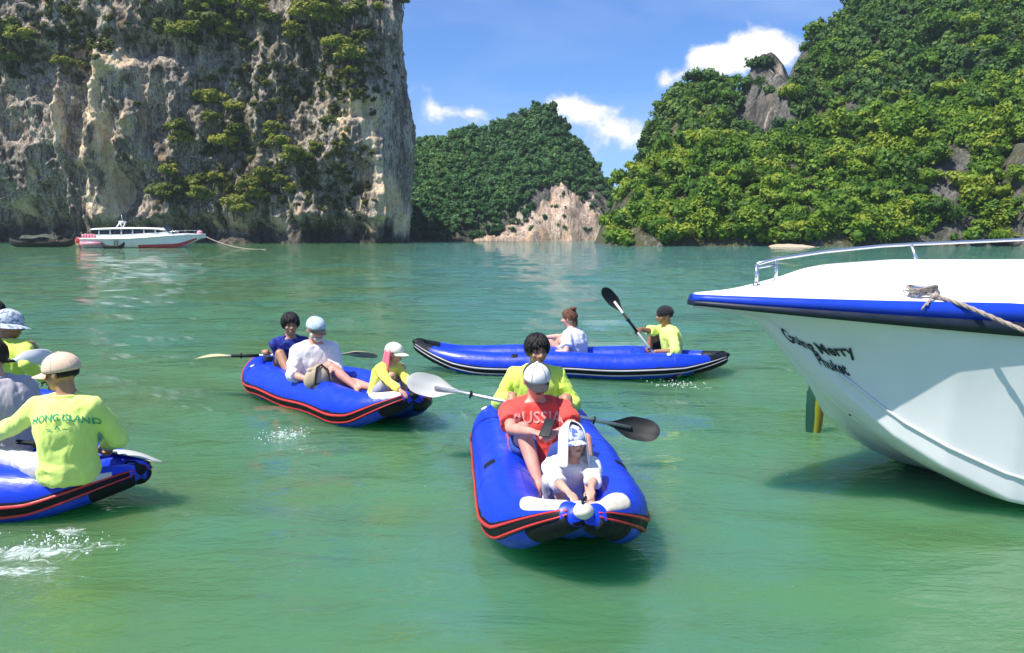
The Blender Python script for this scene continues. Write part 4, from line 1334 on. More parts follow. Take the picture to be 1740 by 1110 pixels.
        b.capsule(ank, toe, .034 * s, .022 * s, 12)
        tr = fd.cross(Vector((0, 0, 1))).normalized()
        for k in range(5):
            o_ = (-.028 + .014 * k) * sg * -1
            st_ = toe + tr * o_ * s
            b.capsule(st_ - fd * .05 * s, st_ + fd * (.034 - .005 * k) * s, .012 * s, (.0115 if k == 0 else .0085) * s, 8)
    body = b.build('body', SK[skin], root, origin=base)
    remesh(body, vox, 2)
    # ---- face
    for sg in (-1, 1):
        e = MB(); e.ell(H(sg * .030, .0735, .009), .0125 * hs, .0075 * hs, .0062 * hs, Hm, 12, 8)
        eo = e.build('eye', M_EYEW, root, origin=base)
        e = MB(); e.ell(H(sg * .030, .0790, .009), .0075 * hs, .0034 * hs, .0064 * hs, Hm, 10, 6)
        e.build('iris', M_EYED, eo)
        eo_c = bpy.data.objects[eo.name]
        for ch in eo.children: ch.location = -base
        e = MB(); e.capsule(H(sg * .014, .089, .030), H(sg * .046, .078, .033), .0042 * hs, .0030 * hs, 8)
        e.build('eyebrow', hair or M_HDK, root, origin=base)
    e = MB(); e.ell(H(0, .091, -.057), .021 * hs, .006 * hs, .0060 * hs, Hm, 12, 8); e.build('mouth', M_LIP, root, origin=base)
    # ---- hair
    if hair is not None:
        P = []
        nu, nv = 40, 24
        rs_ = np.random.RandomState(seed)
        jit = rs_.uniform(-1, 1, nu)
        hm = MB()
        for i in range(nu):
            row = []
            az_ = 2 * math.pi * i / nu               # 0 = front (+y)
            front = math.cos(az_)
            for j in range(nv):
                th_ = math.pi * j / (nv - 1)
                dx, dy, dz = math.sin(th_) * math.sin(az_), math.sin(th_) * math.cos(az_), math.cos(th_)
                # lowest latitude that carries hair
                if hair_style == 'fringe': lim = -.66 + max(0, front) ** 1.4 * .93 + .09 * jit[i]
                elif hair_style == 'long': lim = -.95 + max(0, front) ** .8 * 1.45 + .05 * jit[i]
                else: lim = -.55 + max(0, front) ** 1.2 * 1.12 + .05 * jit[i]
                thick = 1.20 if hair_style == 'fringe' else (1.13 if hair_style != 'short' else 1.10)
                if hair_style == 'buzz' or cap is not None: thick = 1.035
                k_ = float(sstep(lim - .10, lim + .10, dz))
                m_ = .80 + (thick - .80) * k_
                m_ += .035 * k_ * math.sin(az_ * 13 + dz * 4 + jit[i] * 2) * (0 if hair_style == 'buzz' or cap is not None else 1)
                row.append(H(dx * .078 * m_, -.012 + dy * .098 * m_, .022 + dz * .094 * m_))
            P.append(row)
        P.append(P[0])
        hm.grid(P)
        if cap is None and hair_style in ('fringe', 'short', 'bun'):
            nl = 150 if hair_style == 'fringe' else 110
            for q in range(nl):
                az_ = rs_.uniform(0, 2 * math.pi); front = math.cos(az_)
                lo_ = (-.62 + max(0, front) ** 1.4 * .85) if hair_style == 'fringe' else (-.5 + max(0, front) ** 1.2 * 1.15)
                th0 = rs_.uniform(.1, 1.3); th1 = min(th0 + rs_.uniform(.5, .9), math.acos(max(-1, min(1, lo_ + rs_.uniform(-.08, .1)))))
                if th1 < th0 + .2: continue
                pts_ = []
                sw_ = rs_.uniform(-.35, .35)
                for w_ in np.linspace(0, 1, 5):
                    th_ = th0 + (th1 - th0) * w_; a_ = az_ + sw_ * w_
                    m_ = (1.17 if hair_style == 'fringe' else 1.09) + rs_.uniform(0, .03) + .03 * w_
                    pts_.append(H(math.sin(th_) * math.sin(a_) * .078 * m_, -.012 + math.sin(th_) * math.cos(a_) * .098 * m_, .022 + math.cos(th_) * .094 * m_))
                hm.tube(pts_, [.004 * hs, .0085 * hs, .009 * hs, .007 * hs, .0015 * hs], 6)
        if hair_style == 'bun':
            hm.ell(H(.0, -.075, .118), .046 * hs, .044 * hs, .038 * hs, Hm)
            for q in range(9):
                a = q * .7
                hm.capsule(H(.03 * math.cos(a), -.075 + .03 * math.sin(a), .12), H(.058 * math.cos(a + .5), -.085 + .055 * math.sin(a + .5), .135), .010 * hs, .003 * hs, 6)
            hm.capsule(H(.03, -.09, -.04), H(.045, -.085, -.10), .022 * hs, .010 * hs, 8)
            hm.capsule(H(-.03, -.09, -.04), H(-.02, -.095, -.11), .022 * hs, .010 * hs, 8)
        hm.build('hair', hair, root, origin=base)
    if beard is not None:
        bm_ = MB()
        bm_.ell(H(0, .052, -.080), .045 * hs, .043 * hs, .035 * hs, Hm)
        bm_.ell(H(0, .088, -.047), .028 * hs, .011 * hs, .007 * hs, Hm)
        for sg in (-1, 1): bm_.ell(H(sg * .050, .022, -.055), .020 * hs, .034 * hs, .036 * hs, Hm)
        bm_.build('beard', beard, root, origin=base)
    # ---- clothes
    if shirt is not None:
        c = MB()
        c.loft(torso_rings(.016 * s + .004, -.12 - shirt_len, .95))
        for nm in 'rl':
            sh, el_, wr, sg = A[nm]
            k = (1 + (bulk - 1) * .6)
            c.ell(sh - upv * .012 * s, .063 * s * k, .063 * s * k, .058 * s * k)
            c.capsule(sh + upv * .005 * s, spine(.93) + Rs * sg * .05 * s, .052 * s * k, .050 * s, 12)
            if sleeve == 'short':
                q = sh.lerp(el_, .74)
                c.tube([sh, sh.lerp(el_, .4), q], [.067 * s * k, .070 * s * k, .074 * s * k], 16)
            elif sleeve == 'mid':
                c.tube([sh, el_, el_.lerp(wr, .25)], [.068 * s * k, .066 * s * k, .074 * s], 16); c.ell(el_, .064 * s, .064 * s, .064 * s)
            else:
                c.capsule(sh, el_, .068 * s * k, .056 * s, 16)
                c.tube([el_, el_.lerp(wr, .5), el_.lerp(wr, .93)], [.057 * s, .054 * s, .043 * s], 16)
                c.ell(el_, .057 * s, .057 * s, .057 * s)
        # collar
        cr = spine(.955)
        so = c.build('shirt', shirt, root, origin=base)
        remesh(so, .0125, 3, .6)
        wrinkle(so, .015 * s + .002, upv, seed * 3, 9)
        ring = MB()
        n = 20
        pts = [spine(.975) + Rs * math.cos(a) * .072 * s + Fs * (math.sin(a) * .068 * s) - upv * (.022 * s * max(0, math.sin(a))) for a in np.linspace(0, 2 * math.pi, n + 1)]
        ring.tube(pts, .011 * s, 8, False)
        ring.build('collar', shirt, so).location = -base
    else:
        so = None
    if shorts is not None:
        c = MB()
        c.loft(torso_rings(.012 * s, -.2, .1))
        for nm in 'rl':
            hj, kn, ank, sg = G[nm]
            k = (1 + (bulk - 1) * .6)
            if legs == 'short':
                c.tube([hj, hj.lerp(kn, .4), hj.lerp(kn, .70)], [.100 * s * k, .094 * s * k, .092 * s * k], 18)
            else:
                c.capsule(hj, kn, .100 * s * k, .070 * s, 18)
                c.tube([kn, kn.lerp(ank, .5), kn.lerp(ank, .92)], [.070 * s, .066 * s, .056 * s], 16)
            c.ell(hj, .100 * s * k, .100 * s * k, .100 * s * k)
        sh_o = c.build('shorts' if legs == 'short' else 'trousers', shorts, root, origin=base)
        remesh(sh_o, .012, 3, .6)
        wrinkle(sh_o, .010 * s, (0, 0, 1), seed * 5, 8)
    # ---- cap
    if cap is not None:
        c = MB()
        nu, nv = 36, 12
        P = []
        for i in range(nu):
            a = 2 * math.pi * i / nu
            row = []
            for j in range(nv):
                th_ = (math.pi * .56) * j / (nv - 1)
                seam = 1 + .012 * abs(math.sin(a * 3)) ** .3
                x, y, z = math.sin(th_) * math.sin(a) * .091, math.sin(th_) * math.cos(a) * .112, math.cos(th_) * .092
                row.append(H(x * seam, -.010 + y * seam, .032 + z))
            row.append(H(math.sin(a) * .080, -.010 + math.cos(a) * .100, .010))
            P.append(row)
        P.append(P[0])
        c.grid(P)
        c.ell(H(0, -.010, .124), .010 * hs, .010 * hs, .006 * hs, Hm, 10, 6)
        if isinstance(cap, tuple):                # dark mesh sides and back behind a pale front
            for q in range(len(c.m)):
                if q < nu * (nv):
                    a = 2 * math.pi * (q // nv) / nu
                    c.m[q] = 0 if math.cos(a) > .25 else 1
        co = c.build('cap', cap, root, origin=base)
        m_ = MB()
        for q in range(3):
            a = q * math.pi / 3 + math.pi / 6
            pts_ = []
            for w_ in np.linspace(-1, 1, 17):
                th_ = math.pi * .54 * w_
                pts_.append(H(math.sin(th_) * math.sin(a) * .0925, -.010 + math.sin(th_) * math.cos(a) * .1138, .032 + math.cos(th_) * .0932))
            m_.tube(pts_, .0016 * hs, 5, True)
        m_.build('seam', cap[1] if isinstance(cap, tuple) else cap, co).location = -base
        # the peak: a curved plate
        if brim is not None:
            c = MB()
            P, Q = [], []
            wide = brim[1] if isinstance(brim, tuple) else 'peak'
            bmat = brim[0] if isinstance(brim, tuple) else brim
            if wide == 'round':
                for i in range(nu + 1):
                    a = 2 * math.pi * i / nu
                    P.append([H(math.sin(a) * (.088 + .065 * f), -.010 + math.cos(a) * (.108 + .065 * f), .018 - .028 * f + .006 * math.sin(3 * a)) for f in (0, .33, .66, 1)])
                    Q.append([p - Hm @ Vector((0, 0, .004)) for p in P[-1]])
            else:
                for i in range(17):
                    a = -1.15 + 2.3 * i / 16
                    P.append([H(math.sin(a) * .088 * (1 - .10 * f), -.010 + math.cos(a) * .108 + f * .090 * math.cos(a * 1.18), .020 - .020 * f - .016 * (math.sin(a) ** 2)) for f in (0, .25, .5, .75, 1)])
                    Q.append([p - Hm @ Vector((0, 0, .005)) for p in P[-1]])
            c.grid(P); c.grid(Q, 0, True)
            n_ = len(P)
            c.add([r[-1] for r in P] + [r[-1] for r in Q], [(i, i + 1, n_ + i + 1, n_ + i) for i in range(n_ - 1)])
            c.build('brim', bmat, co).location = -base
    return dict(root=root, base=base, shirt=so, H=H, Hm=Hm, hs=hs, upv=upv, Rs=Rs, Fs=Fs, spine=spine, A=A, G=G, s=s, body=body, Fw=Fw, Rt=Rt, hc=hc)

def lettering(P, text, mat, size, height_f, back=False, arc=0.0, width=None, name='lettering', xoff=0.0):
    """flat print laid on the cloth: the outline of the words, dropped onto the surface of the shirt"""
    so, base = P['shirt'], P['base']
    cu = bpy.data.curves.new(name, 'FONT')
    cu.body = text; cu.align_x = 'CENTER'; cu.size = size; cu.resolution_u = 2; cu.offset = size * .018
    o = bpy.data.objects.new(name, cu); COL.objects.link(o)
    dg = bpy.context.evaluated_depsgraph_get(); dg.update()
    me = bpy.data.meshes.new_from_object(o.evaluated_get(dg))
    bpy.data.objects.remove(o); bpy.data.curves.remove(cu)
    bm = bmesh.new(); bm.from_mesh(me)
    bmesh.ops.triangulate(bm, faces=bm.faces)
    bmesh.ops.subdivide_edges(bm, edges=[e for e in bm.edges if e.calc_length() > size * .12], cuts=3)
    bm.to_mesh(me); bm.free()
    bvh = BVHTree.FromPolygons([tuple(v.co) for v in so.data.vertices], [tuple(p.vertices) for p in so.data.polygons])
    Fd = -P['Fs'] if back else P['Fs']
    rt = -P['Rs'] if not back else P['Rs']
    rt = rt if True else rt
    c0 = P['spine'](height_f) - base
    for v in me.vertices:
        x, y = v.co.x + xoff, v.co.y
        if arc: y -= arc * x * x
        p = c0 + rt * x + P['upv'] * y + Fd * .5
        hit, nrm, fi, ds = bvh.ray_cast(p, -Fd)
        v.co = (hit + nrm * math.copysign(.0045, nrm.dot(Fd)) + Fd * .001) if hit is not None else (p - Fd * .35)
    me.name = name
    return link_mesh(name, me, mat, so, smooth=False)

HV = cloth_mat('hi_vis_cloth', (.68, .86, .13), .07)
HV2 = cloth_mat('faded_hi_vis_cloth', (.74, .90, .22), .07)
NAVY = cloth_mat('navy_print', (.010, .016, .20), .2, (.03, .07, .26), 22)
WHITEC = cloth_mat('white_cloth', (.80, .77, .76), .05)
WHITE2 = cloth_mat('white_shirt', (.78, .79, .82), .05)
REDC = cloth_mat('red_cloth', (.80, .075, .06), .1)
GREYC = cloth_mat('grey_cloth', (.42, .40, .43), .1)
YEL = cloth_mat('yellow_cloth', (.85, .80, .12), .06)
BLUEC = cloth_mat('blue_shorts', (.03, .07, .30), .15)
BLACKC = cloth_mat('black_cloth', (.015, .015, .018), .2)
TANC = cloth_mat('beige_cloth', (.50, .40, .27), .1)
PALEG = cloth_mat('pale_grey_trousers', (.52, .50, .50), .08)
PEACH = cloth_mat('peach_cap', (.72, .52, .38), .06)
CREAMC = cloth_mat('cream_cap', (.80, .78, .62), .05)
PINK = cloth_mat('pink_cloth', (.78, .14, .20), .12)
CAMO = cloth_mat('pale_blue_print', (.40, .54, .60), .1, (.62, .66, .66), 30)
HATP = cloth_mat('hat_print', (.50, .56, .62), .1, (.16, .22, .32), 34)
CAPW = cloth_mat('white_cap', (.72, .72, .70), .05)
CAPG = cloth_mat('grey_brim', (.035, .033, .037), .1)
CHILDCAP = cloth_mat('blue_white_cap', (.60, .62, .72), .08, (.08, .13, .45), 26)
M_GREENINK = simple('green_print', (.05, .36, .18), .7, .1, 20, .05)
M_PALEINK = simple('pale_red_print', (.85, .36, .30), .7, .1, 20, .05)
M_REDINK = simple('dark_red_print', (.55, .05, .045), .7, .1, 20, .05)
# ---------------------------------------------------------------- kayak in the middle
V_ = Vector
pd = (on_y(1120, 737, 6.75) - on_y(692, 648, 6.9)).normalized()
g4 = person('person with black fringed hair in a hi-vis shirt behind the man in red', (.20, 7.15, .30), R(-88), lean=.08, head_yaw=.25, head_pitch=.12, skin='tan',
            rh=on_y(868, 685, 6.84), lh=on_y(968, 706, 6.80), rgrip=pd, lgrip=pd, hair=M_HBLACK, hair_style='fringe', shirt=HV, shorts=BLACKC, seed=3,
            rf=(.05, 6.55, .16), lf=(.42, 6.6, .16))
m4 = person('person in a red shirt and white cap looking at a phone in the middle kayak', (.17, 6.02, .24), R(-86), lean=-.02, head_yaw=.06, head_pitch=.24, skin='pink', bulk=1.1,
            rh=on_y(912, 741, 5.48), lh=on_y(948, 740, 5.50), rpole=(-.9, .1, -.6), lpole=(.9, .1, -.6), hair=M_HDK, hair_style='buzz', shirt=REDC, sleeve='short', shorts=BLUEC, legs='short',
            rf=(.18, 5.50, .18), lf=(.50, 5.45, .15), rknee=(-.15, -.2, 1), lknee=(.3, 0, .6), cap=(CAPW, CAPG), brim=CAPG, seed=5, vox=.0088)
lettering(m4, 'RUSSIA', M_PALEINK, .115, .665)
c4 = person('person, a child in a white shirt under a white hood at the bow', (.345, 5.27, .20), R(-80), s=.72, lean=.40, head_yaw=.16, head_pitch=-.16, skin='fair',
            rh=on_y(972, 845, 4.72), lh=on_y(1004, 846, 4.70), hair=M_HBROWN, hair_style='short', shirt=WHITEC, sleeve='mid', shorts=GREYC, cap=CHILDCAP, brim=CHILDCAP, seed=7, vox=.0075, bulk=1.15,
            rf=(.30, 4.92, .24), lf=(.47, 4.92, .24), rknee=(-.2, 0, 1), lknee=(.2, 0, 1))
def hood(P, mat, name='hood'):
    """cloth laid over the cap, falling on both sides of the face to the shoulders"""
    H = P['H']
    rows = []
    nu, nv = 41, 22
    for i in range(nu):
        a = math.pi * (.24 + 1.52 * i / (nu - 1))          # from one side of the face round the back to the other
        row = []
        for j in range(nv):
            f = j / (nv - 1)
            if f < .5:
                th = math.pi / 2 * (f / .5)
                r, z = math.sin(th), .125 * math.cos(th)
                x, y = math.sin(a) * .100 * r, math.cos(a) * .118 * r
            else:
                q = (f - .5) / .5
                r = 1 + .22 * q + .05 * q * math.sin(a * 9)
                z = -.20 * q
                x, y = math.sin(a) * .100 * r, math.cos(a) * (.118 - .02 * q) * r
            row.append(H(x, -.012 + y, .030 + z))
        rows.append(row)
    m = MB(); m.grid(rows)
    o = m.build(name, mat, P['root'], origin=P['base'])
    sm = o.modifiers.new('thickness', 'SOLIDIFY'); sm.thickness = .004
    return o
hood(c4, WHITEC)
m = MB(); m.box((0, 0, 0), .075, .150, .009)
ph = m.build('phone', M_PBLACK, None, bevel=.003)
ph.location = on_y(930, 727, 5.44); ph.rotation_euler = (R(38), 0, R(-24))
tag(ph, 'black phone held in both hands by the man in the red shirt', 'phone')

# ---------------------------------------------------------------- second kayak
pd2 = (on_y(642, 601, 9.93) - on_y(330, 606, 9.77)).normalized()
person('person with black hair in a navy printed shirt holding a paddle across', on_y(492, 640, 9.93), R(-52), lean=.10, head_yaw=-.25, head_pitch=.08, skin='tan',
       rh=on_y(446, 607, 9.84), lh=on_y(545, 604, 9.86), rgrip=pd2, lgrip=pd2, hair=M_HBLACK, hair_style='fringe', shirt=NAVY, sleeve='short', shorts=BLACKC, seed=11,
       rf=on_y(500, 660, 9.40), rknee=(-.25, -.1, 1), rpole=(-.45, .5, -.9))
w2 = person('person with a grey beard and pale blue cap in a loose white shirt', on_y(535, 655, 9.11), R(-58), lean=.05, head_yaw=.12, head_pitch=.20, skin='pink', bulk=1.15,
            rh=on_y(528, 655, 8.67), lh=on_y(562, 637, 8.73), hair=M_HGREY, hair_style='buzz', shirt=WHITEC, sleeve='mid', shorts=TANC, cap=CAMO, brim=BLACKC, beard=M_HGREY, seed=13,
            rf=(-1.60, 8.72, .24), lf=(-1.42, 8.62, .26), rknee=(-.2, 0, 1), lknee=(.25, 0, 1), shirt_len=.05)
m = MB(); m.ell((0, 0, 0), .15, .07, .13); m.capsule((-.08, 0, .10), (.08, 0, .10), .03, .03)
bag = m.build('bag', TANC, None); bag.location = on_y(540, 645, 8.65); bag.rotation_euler = (0, 0, R(30))
tag(bag, 'beige bag with dark straps on the lap of the man in white', 'bag')
m = MB()
m.tube([(-.06, -.075, -.12), (-.05, -.085, .02), (-.02, -.05, .13), (.04, .0, .15), (.09, -.05, .1), (.10, -.085, -.02), (.10, -.07, -.12)], .012, 8)
m.build('strap', BLACKC, bag)
c2 = person('person, a child in a yellow shirt and cream cap leaning over the bow', on_y(646, 668, 8.36), R(-34), s=.72, lean=.44, head_yaw=.22, head_pitch=.10, skin='fair',
            rh=on_y(706, 690, 7.75), lh=on_y(722, 684, 7.86), shirt=YEL, sleeve='long', shorts=GREYC, cap=CREAMC, brim=CREAMC, hair=M_HBROWN, hair_style='short', seed=17, vox=.0075,
            rf=on_y(660, 690, 8.26), lf=on_y(690, 680, 8.31))
m = MB()
H = c2['H']
rows = []
for i in range(10):
    f = i / 9
    z = .045 - .36 * f
    rows.append([H(math.sin(q) * (.088 + .045 * f + .008 * math.sin(q * 9)), -.012 + math.cos(q) * (.105 + .055 * f), z) for q in np.linspace(1.45, 3.5, 15)])
m.grid(rows)
sc = m.build('neck_cloth', PINK, c2['root'], origin=c2['base'])
sm = sc.modifiers.new('thickness', 'SOLIDIFY'); sm.thickness = .012

# ---------------------------------------------------------------- far kayak
pd3 = (on_y(1146, 652, 11.05) - on_y(1026, 489, 11.36)).normalized()
person('person in a hi-vis shirt and dark cap paddling at the stern of the far kayak', on_y(1140, 613, 11.50), R(186), lean=.12, head_yaw=.10, head_pitch=.12, skin='brown',
       rh=on_y(1077, 559, 11.23), lh=on_y(1109, 604, 11.14), rgrip=pd3, lgrip=pd3, hair=M_HBLACK, hair_style='short', shirt=HV2, sleeve='mid', shorts=BLACKC, cap=BLACKC, seed=19,
       rf=on_y(1096, 622, 11.63), rknee=(0, 0, 1), lf=on_y(1166, 632, 11.10), lknee=(-.6, -.5, .2), shirt_len=.05)
person('person with brown hair in a bun and a white shirt seen from behind', on_y(978, 615, 11.63), R(150), s=.96, lean=.14, head_yaw=.10, head_pitch=.12, skin='fair',
       lh=on_y(926, 606, 11.36), rh=(.35, 12.1, .4), hair=M_HBROWN, hair_style='bun', shirt=WHITE2, sleeve='short', shorts=GREYC, seed=23, shirt_len=.1, bulk=1.08)

# ---------------------------------------------------------------- left edge
pdl = (on_y(276, 778, 5.95) - on_y(-70, 740, 5.9)).normalized()
g1 = person('person in a peach cap and lettered hi-vis shirt seen from behind', on_y(118, 797, 5.5), R(125), s=1.02, lean=.06, twist=-.5, head_yaw=1.30, head_pitch=.14, skin='tan', bulk=.94,
            lh=on_y(-28, 748, 5.72), rh=on_y(180, 766, 5.86), rgrip=pdl, lgrip=pdl, hair=M_HBLACK, hair_style='short', shirt=HV2, sleeve='long', shorts=PALEG, legs='long', cap=PEACH, brim=PEACH, seed=29,
            lf=on_y(-80, 785, 6.0), rf=on_y(-20, 800, 6.3), lknee=(-.2, 0, .5), lpole=(-.1, -.3, -1), rpole=(.9, -.2, -.5), shirt_len=.06)
lettering(g1, 'HONG ISLAND', M_GREENINK, .058, .70, back=True, arc=1.1, xoff=.03)
lettering(g1, '~ ^ ~', M_GREENINK, .06, .55, back=True)
person('person in a grey shirt with dark brown hair at the left edge', on_y(5, 755, 5.98), R(150), lean=.12, twist=-.2, head_yaw=.3, head_pitch=.25, skin='fair',
       hair=M_HDK, hair_style='fringe', shirt=GREYC, sleeve='short', shorts=PALEG, seed=31, bulk=1.1)
person('person in a hi-vis shirt and round patterned hat behind the peach cap', on_y(2, 672, 7.3), R(128), lean=.22, twist=-.6, head_yaw=-1.35, head_pitch=.2, skin='brown',
       rh=on_y(84, 655, 7.35), lh=on_y(-60, 660, 7.9), rf=on_y(-60, 660, 8.4), lf=on_y(-90, 660, 8.3), hair=M_HBLACK, hair_style='short', shirt=HV, sleeve='long', shorts=BLACKC, cap=HATP, brim=(HATP, 'round'), seed=37)
person('person with black hair just inside the left edge of the view', on_y(-12, 640, 8.6), R(80), lean=.05, s=1.02, head_yaw=-.3, skin='tan',
       hair=M_HBLACK, hair_style='short', shirt=BLUEC, sleeve='short', shorts=BLACKC, seed=41)
# ================================================================== THE YACHT AT THE RIGHT
M_GEL = simple('white_gelcoat', (0.74, 0.745, 0.73), .22, .05, 1.2, .06, .01, 3, .5)
M_DECK = simple('deck_white', (0.80, 0.78, 0.77), .45, .04, 2.5, .08, .003, 80)
M_BAND = simple('blue_band', (0.010, 0.050, 0.52), .3, .12, 3, .06)
M_FENDER = simple('black_fender', (0.008, 0.014, 0.028), .45, .2, 5, .1)
M_STEEL = simple('stainless', (0.70, 0.71, 0.72), .18, .05, 8, .03, metal=.9)
M_ROPE = simple('rope_fibre', (0.36, 0.29, 0.24), .9, .3, 40, .8, .01, 90)
M_INK = simple('black_lettering', (0.012, 0.016, 0.035), .4, .1, 10, 0)
YB = Vector((1.246, 5.83, 0))
YD = Vector((.97, .243, 0)).normalized()
YN = Vector((YD.y, -YD.x, 0))              # towards the near side
def yp(s, y, z): return YB + YD * s + YN * y + Vector((0, 0, z))
YS = np.array([0, .25, .49, .75, 1.0, 1.25, 1.49, 1.75, 2.0, 2.4, 2.73, 3.4, 4.5, 6, 8, 9.6])
YK = np.array([1.40, 1.38, 1.29, 1.05, .77, .57, .40, .25, .13, -.02, -.12, -.28, -.42, -.48, -.45, -.42])
CS = np.array([0, .52, 1.04, 1.32, 1.60, 2.0, 2.6, 4.0, 6.0, 9.6])          # the chine: along, out, up
CY_ = np.array([.02, .07, .22, .42, .585, .735, .87, 1.03, 1.14, 1.16])
CZ_ = np.array([1.39, 1.30, .80, .505, .305, .09, -.05, -.11, -.12, -.12])
def keel(s): return float(np.interp(s, YS, YK))
def beam(s): return 1.34 * (1 - math.exp(-max(0, s) / 2.25)) ** .93 + .025
def sheer(s): return 1.43 - .078 * min(s, 4) + .006 * min(s, 6) ** 1.2
def hull_pt(s, w, side=1, off=0.0):
    """w: 0 at the keel, 1 at the sheer; flared topsides over a hard chine"""
    k, b, zs = keel(s), beam(s), sheer(s)
    cy, cz = float(np.interp(s, CS, CY_)), float(np.interp(s, CS, CZ_))
    cy = min(cy, b - .02)
    if w < .30:                                    # bottom
        f = w / .30
        y, z = cy * .96 * f, k + (cz - k) * f ** 1.2 - .03 * math.sin(math.pi * f) * min(1, s)
    elif w < .36:                                  # rounded chine with a narrow flat
        f = (w - .30) / .06
        y, z = cy * (.96 + .04 * math.sin(f * math.pi / 2)), cz + .035 * f * f
    else:
        f = (w - .36) / .64
        y = cy + (b - cy) * (.25 * f + .75 * f ** 2.0)
        z = cz + .035 + (zs - cz - .035) * f
    return yp(s, (y + off) * side, z)
def build_yacht():
    root = empty('motor_yacht', yp(4.5, 0, 0), math.atan2(YD.y, YD.x))
    tag(root, 'white motor yacht with a blue gunwale band and lettered bow entering from the right', 'boat')
    Minv = root.matrix_basis.inverted()
    def bd(m, name, mat, parent=root, **k):
        bpy.context.view_layer.update()
        o = m.build(name, mat, None, **k)
        o.data.transform(Minv)
        o.parent = parent
        return o
    ss = np.r_[np.linspace(0, 3, 101), np.linspace(3.2, 9.6, 30)]
    ww = np.r_[np.linspace(0, .30, 7), .315, .33, .345, .36, np.linspace(.40, 1, 17)]
    m = MB()
    m.grid([[hull_pt(s, w, 1) for w in ww] for s in ss])
    m.grid([[hull_pt(s, w, -1) for w in ww] for s in ss], 0, True)
    m.add([hull_pt(9.6, w, 1) for w in ww] + [hull_pt(9.6, w, -1) for w in ww], [(i, i + 1, len(ww) + i + 1, len(ww) + i) for i in range(len(ww) - 1)])
    hull = bd(m, 'hull', M_GEL)
    # spray rail under the chine
    for sd_ in (1, -1):
        m = MB()
        m.tube([hull_pt(s, .44, sd_, .006) for s in np.linspace(1.0, 8, 60)], .011, 6)
        bd(m, 'spray_rail', M_GEL, hull)
    # black fender strip and blue band, one run each side and round the stem
    def band(name, z0, z1, off0, off1, mat):
        m = MB()
        for sd_ in (1, -1):
            A = []
            for s in ss:
                b = beam(s); zs = sheer(s); bl = min(1, .35 + s * .35)
                A.append([yp(s - (.0 if s == 0 else 0), (b - .02) * sd_, zs + z0 * bl), yp(s - (.022 if s == 0 else 0), (b + off0) * sd_, zs + z0 * bl), yp(s - (.022 if s == 0 else 0), (b + off1) * sd_, zs + z1 * bl), yp(s, (b - .06) * sd_, zs + z1 * bl)])
            m.grid(A, 0, sd_ < 0)
            if sd_ == 1: A_ = A[0]
        m.add(A_ + A[0], [(0, 1, 5, 4), (1, 2, 6, 5), (2, 3, 7, 6)])
        return bd(m, name, mat)
    band('fender_strip', -.060, .030, .030, .034, M_FENDER)
    band('blue_band', .030, .150, .024, -.006, M_BAND)
    # deck with a crowned coach roof
    m = MB()
    A = []
    for s in ss:
        b = beam(s) - .03; z0 = sheer(s) + .150 * min(1, .35 + s * .35)
        rise = .115 * float(sstep(.22, 1.3, s)) + .03 * min(1, s) + .06 * max(0.0, min(s, 5) - .8)
        row = []
        for j in range(31):
            y = -1 + j / 15
            a = abs(y)
            step = .012 * float(sstep(1.0, .94, a))
            crown = rise * float(sstep(.93, .52, a)) + .035 * (1 - a * a) * min(1, s)
            row.append(yp(s, y * b, z0 + step + crown))
        A.append(row)
    m.grid(A)
    bd(m, 'deck', M_DECK)
    # bow rail
    m = MB()
    def dk(s, y):
        b = beam(s) - .03; z0 = sheer(s) + .150 * min(1, .35 + s * .35)
        a = abs(y); rise = .115 * float(sstep(.22, 1.3, s)) + .03 * min(1, s) + .06 * max(0.0, min(s, 5) - .8)
        return yp(s, y * b, z0 + .012 + rise * float(sstep(.93, .52, a)) + .035 * (1 - a * a) * min(1, s))
    top = [on_y(1286, 449, 5.99), on_y(1320, 440, 6.08), on_y(1400, 428, 6.25), on_y(1500, 418, 6.4), on_y(1556, 415, 6.47), on_y(1650, 411, 6.58), on_y(1740, 407, 6.7), on_y(1900, 402, 6.85), on_y(2150, 398, 7.1)]
    m.tube(top, .0125, 10)
    for u, v, y0, u1, v1, y1 in ((1286, 449, 5.99, 1285, 482, 5.97), (1319, 440, 6.08, 1318, 478, 6.06), (1548, 415, 6.46, 1566, 462, 6.40)):
        m.tube([on_y(u, v, y0), on_y(u1, v1 + 3, y1)], .0125, 10)
    m.tube([on_y(1288, 455, 5.99), on_y(1319, 450, 6.07)], .008, 8)
    m.tube([on_y(1900, 402, 6.85), on_y(1915, 450, 6.8)], .0125, 10)
    bd(m, 'bow_rail', M_STEEL)
    for (u, v, y) in ((1285, 485, 5.97), (1318, 480, 6.06), (1566, 463, 6.40)):
        m = MB(); q = on_y(u, v, y); m.tube([q - Vector((0, 0, .02)), q + Vector((0, 0, .012))], .026, 12)
        bd(m, 'rail_foot', M_STEEL)
    # mooring cleat on the near side deck
    q = on_y(1566, 505, 5.62)
    m = MB()
    m.tube([q + YD * -.13 + Vector((0, 0, .045)), q + YD * -.06 + Vector((0, 0, .058)), q + YD * .06 + Vector((0, 0, .058)), q + YD * .13 + Vector((0, 0, .045))], [.009, .014, .014, .009], 8)
    for e in (-1, 1): m.tube([q + YD * (.045 * e) - Vector((0, 0, .05)), q + YD * (.04 * e) + Vector((0, 0, .055))], .013, 8)
    bd(m, 'cleat', M_STEEL)
    # the name on the bow
    bvh = BVHTree.FromPolygons([tuple(root.matrix_basis @ v.co) for v in hull.data.vertices], [tuple(p.vertices) for p in hull.data.polygons])
